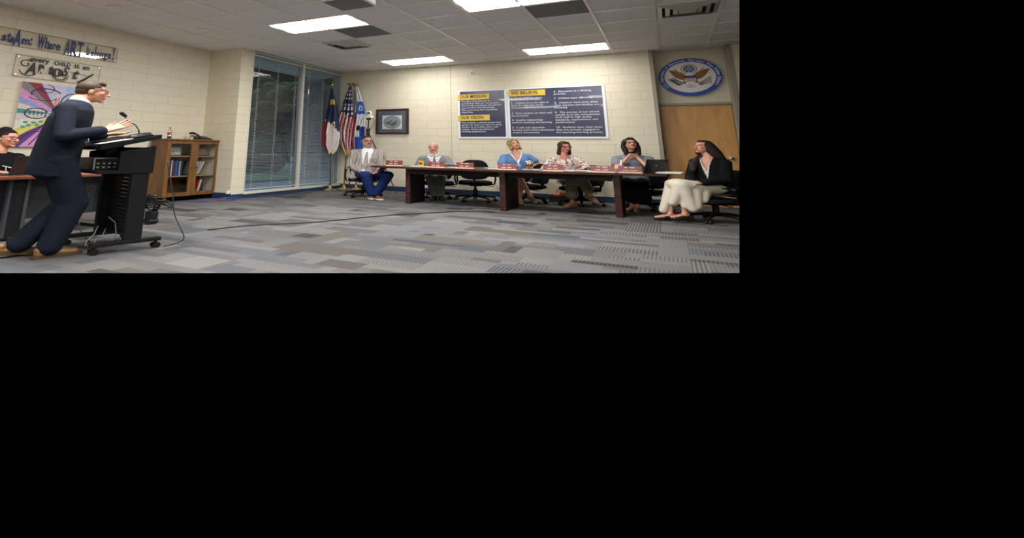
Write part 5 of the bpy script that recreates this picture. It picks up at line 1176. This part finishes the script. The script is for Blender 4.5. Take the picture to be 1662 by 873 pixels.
# 2 --- man in plaid jacket
def plaidmat():
    m = mat('plaid_wool', (166, 158, 152), .9, bump=.4, bscale=12, spec=.12); nt = m.node_tree; b = nt.nodes['Principled BSDF']
    tc = nt.nodes.new('ShaderNodeTexCoord'); mp = nt.nodes.new('ShaderNodeMapping'); nt.links.new(tc.outputs['Object'], mp.inputs[0]); mp.inputs['Rotation'].default_value = (.3, .2, .5)
    ck = nt.nodes.new('ShaderNodeTexBrick'); ck.inputs['Scale'].default_value = 1; ck.inputs['Brick Width'].default_value = .05; ck.inputs['Row Height'].default_value = .04; ck.inputs['Mortar Size'].default_value = .004; ck.offset = 0
    ck.inputs['Color1'].default_value = (*lin((172, 164, 158)), 1); ck.inputs['Color2'].default_value = (*lin((160, 152, 147)), 1); ck.inputs['Mortar'].default_value = (*lin((118, 108, 106)), 1)
    nt.links.new(mp.outputs[0], ck.inputs[0]); nt.links.new(ck.outputs[0], b.inputs['Base Color']); return m
M_plaid = plaidmat(); M_jean = mat('blue_trousers', (28, 44, 92), .8, bump=.6, bscale=9, spec=.12)
p = Person('bearded man in grey plaid jacket and blue trousers, seated left of the table', dict(head=(-1.177, -0.400, 1.321), neck=(-1.172, -0.379, 1.141), shR=(-1.363, -0.472, 1.043), shL=(-1.002, -0.286, 1.049), elR=(-1.399, -0.523, 0.729), wrR=(-1.049, -0.688, 0.585), elL=(-0.915, -0.338, 0.709), wrL=(-0.874, -0.585, 0.595),
    hip=(-1.214, -0.400, 0.523), knR=(-0.977, -0.771, 0.534), knL=(-0.678, -0.626, 0.544), anR=(-0.915, -0.688, 0.091), anL=(-0.874, -0.626, 0.101)), (.5, -.86), (.72, -.69, -.02), hh=.255, skin=(196, 138, 118), bulk=1.12, base=(-1.21, -.40, 0))
p.head(jaw=1.05, fat=.6); p.torso(); p.arm('R', ((.75, -.2, -.3), (.3, .2, .9), (.2, -.9, .3), .5, .05)); p.arm('L', ((-.55, -.75, -.3), (-.3, .3, .8), (-.6, .6, .2), .5, .05)); p.leg('R'); p.leg('L'); p.finish_body()
p.hair(hairmat('dark_grey_hair', (60, 50, 46)), [('e', (0, -.09, .15), (.345, .415, .37)), ('e', (0, -.2, -.02), (.31, .27, .24))], lambda q: (q.y > .03 and q.z < .2) or (q.y > .2 and q.z < .33) or q.z < -.2 or (q.y > -.1 and q.z < 0))
p.hair(hairmat('grey_beard', (180, 172, 164)), [('e', (0, .17, -.34), (.26, .22, .20)), ('e', (0, .22, -.50), (.17, .15, .16)), ('e', (0, .33, -.27), (.14, .10, .08)), ('c', (.25, .05, -.08), (.22, .12, -.30), .06, .1), ('c', (-.25, .05, -.08), (-.22, .12, -.30), .06, .1)], lambda q: q.y > .36 and abs(q.z+.265) < .03 and abs(q.x) < .08, name='beard')
p.glasses(mat('dark_rim', (40, 34, 34), .4), r=(.115, .07))
p.garment('shirt', M_shirt, [(a, b*1.03, c*1.1) for a, b, c in PS], sleeves=(('R', 1.92, .054, .040), ('L', 1.92, .054, .040)))
tie(p, mat('striped_tie', (150, 132, 128), .6, vary=.6, vscale=60), t0=.86, y0=.12, y1=.185)
p.garment('plaid_jacket', M_plaid, [(-.14, .215, .17), (0, .20, .165), (.2, .19, .16), (.45, .19, .155), (.66, .20, .15), (.84, .18, .125), (.94, .115, .092), (.985, .085, .08)], sleeves=(('R', 1.85, .074, .055), ('L', 1.85, .074, .055)), cut=vopen(.10, -.25), sh=.066, extra=lambda g: (g.cap(p.tl(.15, .06, .1), p.tl(.17, .12, -.12), .07, .06), g.cap(p.tl(-.15, .06, .1), p.tl(-.2, .10, -.12), .07, .06)))
p.trousers(M_jean, r=(.095, .082, .062), hipr=(.18, .15, .13), frac=.93)
M_brn = mat('brown_shoe', (112, 66, 46), .5)
p.shoe(p.J['anL'], (.86, -.5, 0), M_brn, M_solew, drop=.09); p.shoe(Vector((-.975, -.63, .09)), (.6, -.8, 0), M_brn, M_solew, drop=.07)
# 3 --- bald man in the grey suit
M_gsuit = mat('grey_suit', (134, 138, 142), .85, bump=.5, bscale=10, spec=.12)
p = Person('bald man in light grey suit and striped tie behind the table', dict(head=(-.28, .20, 1.185), neck=(-.265, .20, 1.02), shR=(-.44, .14, .925), shL=(-.09, .27, .925), elR=(-.54, .14, .70), wrR=(-.36, -.10, .72), elL=(.02, .22, .74), wrL=(-.02, .0, .80),
    hip=(-.26, .25, .50), knR=(-.17, -.20, .50), knL=(-.02, -.16, .50), anR=(-.12, -.17, .10), anL=(-.03, -.13, .10)), (.3, -.95), (.24, -.96, -.06), hh=.235, skin=(206, 154, 134), base=(-.26, .25, 0), brow=mat('brow_grey', (130, 110, 96), .8))
p.head(jaw=1.05, fat=.4); p.torso(); p.arm('R', ((.5, -.6, .1), (0, 0, -1), (.7, .5, 0), .3)); p.arm('L', ((-.3, -.8, -.2), (0, 0, -1), (-.8, .3, 0), .3)); p.leg('R'); p.leg('L'); p.finish_body()
p.hair(hairmat('thin_grey_hair', (112, 96, 84)), [('e', (0, -.11, .04), (.35, .40, .26))], lambda q: q.y > -.02 or q.z > .16 or q.z < -.16)
p.garment('shirt', M_shirt, PS, sleeves=(('R', 1.9, .052, .036), ('L', 1.9, .052, .036))); collar(p, M_shirt, r=.07, h_=.035)
tie(p, mat('dark_striped_tie', (76, 78, 82), .5, vary=.7, vscale=50))
p.garment('suit_jacket', M_gsuit, PJ, sleeves=(('R', 1.85, .070, .052), ('L', 1.85, .070, .052)), cut=vopen(.12, .35), sh=.064)
p.trousers(mat('grey_trousers', (92, 96, 96), .85, bump=.5, bscale=10, spec=.12), r=(.09, .078, .062), frac=.95)
M_bsh = mat('black_shoe', (20, 20, 22), .35)
p.shoe(p.J['anR'], (.25, -.97, 0), M_bsh, M_bsh); p.shoe(p.J['anL'], (.45, -.9, 0), M_bsh, M_bsh)
# 4 --- blonde woman
M_blue = mat('blue_blouse', (96, 134, 182), .75, bump=.4, bscale=14, spec=.12)
p = Person('blonde woman in blue short sleeved blouse gazing up, seated behind the table', dict(head=(.985, .31, 1.265), neck=(1.01, .31, 1.08), shR=(.85, .26, .985), shL=(1.175, .37, 1.0), elR=(.82, .12, .76), wrR=(1.0, -.05, .70), elL=(1.30, .42, .86), wrL=(1.16, .30, .72),
    hip=(1.05, .34, .52), knR=(1.16, -.06, .50), knL=(1.13, -.09, .58), anR=(1.12, -.03, .10), anL=(1.30, -.14, .19)), (.3, -.95), (.60, -.74, .30), hh=.24, skin=(210, 152, 128), female=True, roll=.12, base=(1.05, .34, 0))
p.head(); p.torso(); p.arm('R', ((.7, -.5, -.2), (0, .2, -1), (.3, .7, 0), .3)); p.arm('L', ((-.8, 0, -.3), (0, .3, -.9), (.2, .8, 0), .3)); p.leg('R', (.4, -.9, -.1)); p.leg('L', (.6, -.75, -.35)); p.finish_body()
M_bl = hairmat('blonde_hair', (196, 164, 112))
p.hair(M_bl, [('e', (0, -.09, .14), (.37, .42, .40)), ('c', (.28, -.02, .15), (.31, .04, -.42), .12, .12), ('c', (-.28, -.02, .15), (-.31, .04, -.42), .12, .12), ('c', (0, -.25, .1), (0, -.22, -.42), .25, .22), ('c', (.15, .2, .40), (.30, .16, .02), .10, .07), ('c', (-.15, .2, .40), (-.30, .16, .02), .10, .07)], lambda q: q.y > .1 and abs(q.x) < .25 and q.z < .30 and q.z > -.6)
p.hair(mat('sunglasses_black', (24, 24, 26), .2), [('c', (-.33, .02, .36), (0, .10, .53), .035, .03), ('c', (0, .10, .53), (.33, .02, .36), .03, .035)], name='hair_sunglasses')
p.garment('blouse', M_blue, [(-.1, .175, .135), (.1, .16, .125), (.3, .155, .12), (.55, .17, .135, .01), (.7, .175, .14, .01), (.84, .16, .112), (.94, .10, .08), (.985, .075, .068)], sleeves=(('R', .62, .068, .082), ('L', .62, .068, .082)), cut=vopen(.075, .62), sh=.058)
def lapels(p, m_, tb=.62, w_=.08, wid=.022):
    g = G()
    for q in (-1, 1): g.tube([p.tl(q*.004, .142, tb), p.tl(q*w_*.5, .138, (tb+.95)/2), p.tl(q*w_*.95, .075, .96), p.tl(q*w_*.8, -.02, 1.01)], [wid*.5, wid*.6, wid*.6, wid*.5], 6)
    g.o('collar_trim', m_, p.root, smooth=True)
lapels(p, mat('white_trim', (216, 220, 228), .7))
p.trousers(mat('navy_shorts', (44, 60, 96), .8, spec=.12), r=(.085, .066, .06), frac=.0, name='shorts') if False else None
g = G(); g.ell(p.J['hip'], (.17, .14, .11)); [g.cap(p.J['hip']+p.R*q, p.J[k]+(p.J['hip']-p.J[k])*.15, .088, .074) for q, k in ((.08, 'knR'), (-.08, 'knL'))]; g.o('skirt', mat('dark_brown_skirt', (56, 40, 36), .8, spec=.12), p.root, remesh=.009, smit=4)
M_tansh = mat('tan_suede_shoe', (122, 100, 78), .8)
p.shoe(p.J['anL']+Vector((0, 0, -.0)), (.55, -.78, -.28), M_tansh, M_tansh, up=(.1, -.25, .95), L_=.25, w_=.038, drop=.068); p.shoe(p.J['anR'], (.35, -.93, 0), M_tansh, M_tansh, L_=.25, w_=.038)
# 5 --- woman in floral blouse
def floralmat():
    m = mat('floral_print', (200, 180, 176), .8, bump=.3, bscale=14); nt = m.node_tree; b = nt.nodes['Principled BSDF']
    tc = nt.nodes.new('ShaderNodeTexCoord'); vo = nt.nodes.new('ShaderNodeTexVoronoi'); vo.inputs['Scale'].default_value = 42; nt.links.new(tc.outputs['Object'], vo.inputs['Vector'])
    sp = nt.nodes.new('ShaderNodeSeparateColor'); nt.links.new(vo.outputs['Color'], sp.inputs[0]); r = nt.nodes.new('ShaderNodeValToRGB'); r.color_ramp.interpolation = 'CONSTANT'
    els = [(0, (206, 190, 184)), (.3, (190, 130, 124)), (.45, (224, 216, 208)), (.62, (96, 92, 108)), (.72, (178, 150, 104)), (.84, (206, 178, 182)), (.93, (70, 74, 84))]
    r.color_ramp.elements[0].color = (*lin(els[0][1]), 1); r.color_ramp.elements[1].position = els[1][0]; r.color_ramp.elements[1].color = (*lin(els[1][1]), 1)
    for q, c in els[2:]: e = r.color_ramp.elements.new(q); e.color = (*lin(c), 1)
    nt.links.new(sp.outputs[0], r.inputs[0]); nt.links.new(r.outputs[0], b.inputs['Base Color']); return m
M_flor = floralmat()
p = Person('woman with shoulder length brown hair and floral blouse, legs crossed behind the table', dict(head=(1.715, .285, 1.225), neck=(1.70, .29, 1.045), shR=(1.55, .24, .95), shL=(1.87, .35, .955), elR=(1.45, .08, .72), wrR=(1.60, -.18, .80), elL=(2.02, .22, .78), wrL=(2.02, -.10, .80),
    hip=(1.76, .32, .52), knR=(1.84, -.13, .53), knL=(1.96, -.13, .60), anR=(1.83, -.12, .12), anL=(2.08, -.22, .28)), (.3, -.95), (.58, -.80, -.12), hh=.24, skin=(208, 142, 122), female=True, base=(1.76, .32, 0))
p.head(fat=.4); p.torso(); p.arm('R', ((.5, -.8, -.1), (0, 0, -1), (.8, .3, 0), .2)); p.arm('L', ((-.35, -.9, -.12), (0, 0, -1), (-.8, .2, 0), .15, .35)); p.leg('R', (-.3, -.9, -.1)); p.leg('L', (.6, -.6, -.5)); p.finish_body()
M_brh = hairmat('brown_hair', (70, 52, 42))
p.hair(M_brh, [('e', (0, -.09, .14), (.365, .42, .39)), ('c', (.28, -.02, .15), (.33, -.02, -.62), .11, .13), ('c', (-.28, -.02, .15), (-.33, -.02, -.62), .11, .13), ('c', (0, -.25, .1), (0, -.24, -.6), .25, .24), ('c', (.1, .22, .42), (.31, .14, -.05), .09, .07), ('c', (-.1, .22, .42), (-.31, .14, -.05), .09, .07)], lambda q: q.y > .12 and abs(q.x) < .24 and q.z < .33)
p.glasses(mat('red_rim', (110, 40, 44), .3), r=(.12, .075))
p.garment('floral_blouse', M_flor, [(-.1, .195, .16), (.1, .185, .155), (.3, .18, .15), (.55, .18, .155, .01), (.7, .18, .15, .01), (.84, .16, .115), (.94, .11, .085), (.97, .085, .075)], sleeves=(('R', 1.7, .066, .055), ('L', 1.75, .066, .058)), cut=lambda q, L_: q.y > .02 and q.z/L_ > .84 and abs(q.x) < .07, sh=.058)
p.trousers(mat('khaki_grey_trousers', (128, 126, 112), .85, bump=.5, bscale=9, spec=.12), r=(.092, .082, .080), hipr=(.175, .15, .12), frac=.72)
M_cork = mat('tan_clog', (150, 112, 82), .7)
p.shoe(p.J['anR'], (-.45, -.89, 0), M_cork, M_cork, L_=.26, drop=.088, w_=.04); p.shoe(p.J['anL'], (.62, -.5, -.45), M_cork, M_tansh, up=(.3, -.2, .9), L_=.25, drop=.075, w_=.04)
# 6 --- woman with the grey top
M_gt = mat('grey_knit_top', (128, 132, 138), .85, bump=.3, bscale=20, spec=.12)
p = Person('woman with long dark hair, glasses and grey top resting chin on clasped hands', dict(head=(2.575, .205, 1.285), neck=(2.565, .21, 1.10), shR=(2.40, .16, .985), shL=(2.77, .25, .985), elR=(2.42, -.20, .80), wrR=(2.535, -.01, 1.02), elL=(2.80, -.16, .80), wrL=(2.655, .02, 1.02),
    hip=(2.58, .25, .53), knR=(2.52, -.18, .54), knL=(2.66, -.16, .54), anR=(2.545, -.09, .11), anL=(2.60, -.14, .11)), (.1, -.99), (.30, -.88, .30), hh=.25, skin=(206, 148, 124), female=True, bulk=1.05, base=(2.58, .25, 0))
p.head(fat=.4); p.torso(); p.arm('R', ((.45, .1, .85), (.7, .3, .0), (0, .7, .5), .75, .02)); p.arm('L', ((-.45, .1, .85), (-.7, .3, 0), (0, .7, .5), .75, .02)); p.leg('R', (-.3, -.9, -.1)); p.leg('L', (-.1, -.95, -.1)); p.finish_body()
M_dkh = hairmat('dark_brown_hair', (48, 36, 34))
wav = []
for q in (-1, 1):
    wav += [('c', (q*.27, -.04, .2), (q*.35, -.04, -.2), .14, .15), ('c', (q*.35, -.04, -.2), (q*.32, -.02, -.55), .15, .15), ('c', (q*.32, -.02, -.55), (q*.34, .02, -.80), .14, .10), ('c', (q*.08, .22, .44), (q*.33, .14, .05), .10, .09)]
p.hair(M_dkh, [('e', (0, -.09, .15), (.40, .44, .40)), ('c', (0, -.25, .1), (0, -.24, -.7), .28, .26)]+wav, lambda q: q.y > .12 and abs(q.x) < .25 and q.z < .33)
p.glasses(mat('tortoise_rim', (70, 48, 44), .3), r=(.12, .078))
p.garment('grey_top', M_gt, [(-.1, .185, .15), (.1, .175, .145), (.3, .17, .14), (.55, .18, .15, .01), (.7, .185, .15, .01), (.84, .17, .12), (.94, .115, .088), (.975, .088, .078)], sleeves=(('R', .52, .070, .085), ('L', .52, .070, .085)), cut=lambda q, L_: q.y > .0 and q.z/L_ > .84 and abs(q.x) < .075, sh=.06)
g = G(); J = p.J; g.ell(J['hip'], (.185, .16, .11))
for q, k in ((.09, 'knR'), (-.09, 'knL')): g.cap(J['hip']+p.R*q, J[k], .095, .085)
g.cap(J['knR'], J['knR']+Vector((.02, .02, -.28)), .085, .09); g.cap(J['knL'], J['knL']+Vector((.02, .02, -.28)), .09, .10); g.cap((J['knR']+J['knL'])/2, (J['knR']+J['knL'])/2+Vector((.01, .02, -.29)), .085, .10)
g.o('skirt', mat('black_skirt', (16, 16, 19), .85, spec=.12), p.root, remesh=.009, smit=4)
M_nude = mat('taupe_shoe', (96, 82, 74), .6)
p.shoe(J['anR'], (-.45, -.88, 0), M_nude, M_nude, L_=.25, w_=.038, low=True, drop=.095); p.shoe(J['anL'], (.0, -1, 0), M_nude, M_nude, L_=.25, w_=.038, low=True, drop=.095)
# 7 --- woman in black blazer and long cream skirt
M_blz = mat('black_blazer', (17, 18, 22), .85, bump=.6, bscale=9, spec=.12)
p = Person('dark haired woman in black blazer and long cream skirt, seated before the door', dict(head=(3.365, -.655, 1.225), neck=(3.405, -.66, 1.075), shR=(3.27, -.60, .97), shL=(3.54, -.74, .965), elR=(3.20, -.68, .71), wrR=(3.20, -.90, .635), elL=(3.53, -.82, .69), wrL=(3.29, -.96, .64),
    hip=(3.43, -.66, .52), knR=(3.02, -.88, .60), knL=(3.10, -1.0, .60), anR=(2.96, -.90, .12), anL=(3.10, -.98, .15)), (-.5, -.86), (-.74, -.64, .16), hh=.235, skin=(202, 146, 122), female=True, base=(3.43, -.66, 0))
p.head(); p.torso(); p.arm('R', ((-.1, -.8, -.25), (0, .2, -1), (.7, .2, .2), .35)); p.arm('L', ((-.75, -.4, -.2), (0, 0, -1), (-.3, .8, .2), .35)); p.leg('R', (-.85, -.35, -.1)); p.leg('L', (-.75, -.5, -.1)); p.finish_body()
M_lh = hairmat('long_dark_hair', (52, 40, 36))
p.hair(M_lh, [('e', (0, -.09, .14), (.355, .42, .385)), ('c', (0, -.22, .1), (0, -.26, -.45), .27, .27), ('c', (.27, .0, .15), (.29, -.02, -.4), .12, .15), ('c', (-.27, -.08, .12), (-.29, -.18, -.40), .11, .13), ('c', (.06, .22, .42), (.30, .13, -.05), .07, .06), ('c', (-.06, .22, .42), (-.31, .04, .0), .07, .06),
 ('w', (3.41, -.655, 1.24), (3.46, -.655, 1.12), .075, .08), ('w', (3.46, -.655, 1.12), (3.51, -.66, 1.0), .08, .065), ('w', (3.51, -.66, 1.0), (3.53, -.60, .88), .065, .03), ('w', (3.37, -.58, 1.12), (3.31, -.62, 1.03), .04, .045), ('w', (3.31, -.62, 1.03), (3.25, -.70, .93), .045, .05), ('w', (3.25, -.70, .93), (3.235, -.755, .83), .05, .028)], lambda q: q.y > .10 and abs(q.x) < .25 and q.z < .34 and q.z > -.5)
p.garment('cream_top', mat('cream_top', (214, 208, 198), .8, bump=.3, bscale=20), PS, sleeves=(), cut=vopen(.075, .55))
p.garment('blazer', M_blz, [(-.12, .195, .155), (0, .185, .15), (.2, .17, .14), (.45, .17, .135), (.66, .185, .138), (.84, .165, .115), (.94, .105, .085), (.985, .078, .072)], sleeves=(('R', 1.88, .066, .052), ('L', 1.88, .070, .055)), cut=vopen(.075, .28), sh=.060)
M_sk = mat('cream_satin_skirt', (210, 200, 184), .55, bump=.8, bscale=5, sheen=.2)
g = G(); J = p.J; g.ell(J['hip']+Vector((0, 0, -.02)), (.18, .16, .10)); kR, kL = J['knR'], J['knL']
g.cap(J['hip']+p.R*.09, kR, .10, .085); g.cap(J['hip']-p.R*.09, kL, .10, .09); g.cap((kR+kL)/2, (J['hip']+kR+kL)/3, .10, .1)
g.cap(kR, Vector((2.90, -.90, .16)), .08, .05); g.cap(kR, Vector((2.97, -.84, .24)), .08, .07); g.cap(kL, Vector((3.0, -1.0, .30)), .09, .05)
g.cap(kL, Vector((3.18, -1.02, .22)), .09, .05); g.cap(Vector((3.2, -.92, .52)), Vector((3.22, -1.0, .26)), .10, .05); g.cap(Vector((3.29, -.85, .52)), Vector((3.29, -.93, .36)), .10, .05); g.cap(Vector((3.1, -.95, .5)), Vector((3.12, -1.0, .26)), .09, .05)
g.o('skirt', M_sk, p.root, remesh=.010, smit=16)
p.shoe(J['anR'], (-.9, -.3, 0), M_bsh, M_bsh, L_=.25, w_=.036, low=True, drop=.10); p.shoe(J['anL'], (-.75, -.55, -.05), M_bsh, M_bsh, L_=.25, w_=.036, low=True, drop=.10)
# 8 --- woman in black at the desk
p = Person('woman with glasses and black tee behind the laptop at the far left desk', dict(head=(-2.151, -5.364, 1.198), neck=(-2.182, -5.395, 1.028), shR=(-2.182, -5.581, 0.925), shL=(-2.182, -5.230, 0.925), elR=(-2.130, -5.653, 0.688), wrR=(-1.945, -5.509, 0.770), elL=(-2.099, -5.138, 0.688), wrL=(-1.945, -5.251, 0.770),
    hip=(-2.316, -5.406, 0.482), knR=(-1.893, -5.498, 0.482), knL=(-1.893, -5.303, 0.482), anR=(-1.883, -5.498, 0.070), anL=(-1.883, -5.303, 0.070)), (1, 0), (.93, .34, -.03), hh=.245, skin=(198, 140, 112), female=True, bulk=1.1, base=(-2.31, -5.41, 0))
p.head(fat=.8); p.torso(); p.arm('R', ((.7, .4, -.1), (0, 0, -1), (.3, .8, 0), .3)); p.arm('L', ((.7, -.4, -.1), (0, 0, -1), (.3, -.8, 0), .3)); p.leg('R'); p.leg('L'); p.finish_body()
p.hair(hairmat('black_hair', (30, 25, 25)), [('e', (0, -.10, .16), (.36, .43, .385)), ('e', (0, -.15, .50), (.20, .22, .16)), ('e', (0, -.25, -.05), (.31, .25, .27))], lambda q: (q.y > .06 and q.z < .19) or (q.y > .22 and q.z < .32) or (q.y > -.06 and q.z < .06) or q.z < -.3)
p.glasses(mat('purple_rim', (70, 44, 66), .3), r=(.125, .08))
p.garment('black_tee', mat('black_cotton', (17, 17, 19), .9, bump=.4, bscale=10, spec=.12), [(-.1, .19, .16), (.1, .18, .15), (.3, .175, .15), (.55, .18, .155, .01), (.7, .185, .15, .01), (.84, .17, .12), (.94, .11, .088), (.975, .085, .078)], sleeves=(('R', 1.2, .072, .062), ('L', 1.2, .072, .062)), sh=.062)
g = G()
def ft(x, t): return p.tl(x, .172, t)
g.tube([ft(-.02, .70), ft(-.03, .62), ft(-.045, .55)], .006, 6); g.tube([ft(-.02, .70), ft(-.09, .66), ft(-.12, .62)], .006, 6); g.tube([ft(-.02, .70), ft(.01, .72)], .006, 6); g.o('shirt_print', M_txt, p.root)
p.trousers(mat('dark_trousers', (30, 31, 36), .85, spec=.12), r=(.09, .075, .06))
p.shoe(p.J['anR'], (1, 0, 0), M_bsh, M_bsh); p.shoe(p.J['anL'], (1, 0, 0), M_bsh, M_bsh)
# her chair
c = copy_tree(ch); c.location = (-2.38, -5.41, 0); c.rotation_euler = (0, 0, face(1, 0)); c['label'] = 'black task chair under the woman at the far left desk'
# ---------------------------------------------------------------- bake the proportions, keep only what the view can see
bpy.context.view_layer.update()
def view_x(px):   # plane through the eye and an image column -> (point, normal to the right)
    d = FWD + RIGHT*((px-PX)/FPX)
    n = d.cross(DOWN)*-1
    if n.dot(RIGHT) < 0: n = -n
    return S(CAM), n.normalized()
def view_y(py):
    d = FWD + DOWN*((py-PY)/FPX); n = d.cross(RIGHT)
    if n.dot(DOWN) < 0: n = -n
    return S(CAM), n.normalized()
EDGE = [view_x(1200.0), view_y(443.0)]
allo = [o for o in bpy.data.objects if o.type in ('MESH', 'EMPTY') or o.name.startswith('lamp_light')]
MW = {o: wm(o).copy() for o in allo}
if True:
    gone = []
    for o in allo:
        if o.type != 'MESH': continue
        if o.data.users > 1: o.data = o.data.copy()
        A = S(MW[o].translation); me = o.data; m = MW[o]
        for v in me.vertices: v.co = S(m @ v.co)-A
        flip = m.determinant() < 0
        cutp = False
        for P, n in ([] if o in KEEP else EDGE):
            ds = [(v.co+A-P).dot(n) for v in me.vertices]
            fr = [(v.co+A-P).dot(FWD) > 0 for v in me.vertices]
            if not ds: break
            if min(ds) >= -1e-4 and any(fr): gone.append(o); break
            if max(ds) > 1e-4 and any(f for f, q in zip(fr, ds) if q > 0):
                bm = bmesh.new(); bm.from_mesh(me)
                bmesh.ops.bisect_plane(bm, geom=bm.verts[:]+bm.edges[:]+bm.faces[:], dist=1e-5, plane_co=P-A, plane_no=n, clear_outer=True)
                bm.to_mesh(me); bm.free()
        me.update()
    # new transforms
    for o in allo:
        o.matrix_parent_inverse = Matrix()
        b = S(MW[o].translation); pb = S(MW[o.parent].translation) if o.parent else Vector((0, 0, 0))
        o.location = b-pb; o.rotation_euler = (0, 0, 0); o.scale = (1, 1, 1)
    for o in set(gone):
        if o.name in bpy.data.objects: bpy.data.objects.remove(o)
    # things that lost every part
    for _ in range(3):
        par = {o.parent for o in bpy.data.objects if o.parent and o.type == 'MESH'}
        anc = set(par) | {p.parent for p in par if p.parent}
        for o in [o for o in bpy.data.objects if o.type == 'EMPTY' and o not in anc]:
            for c in [c for c in bpy.data.objects if c.parent == o]: bpy.data.objects.remove(c)
            bpy.data.objects.remove(o)
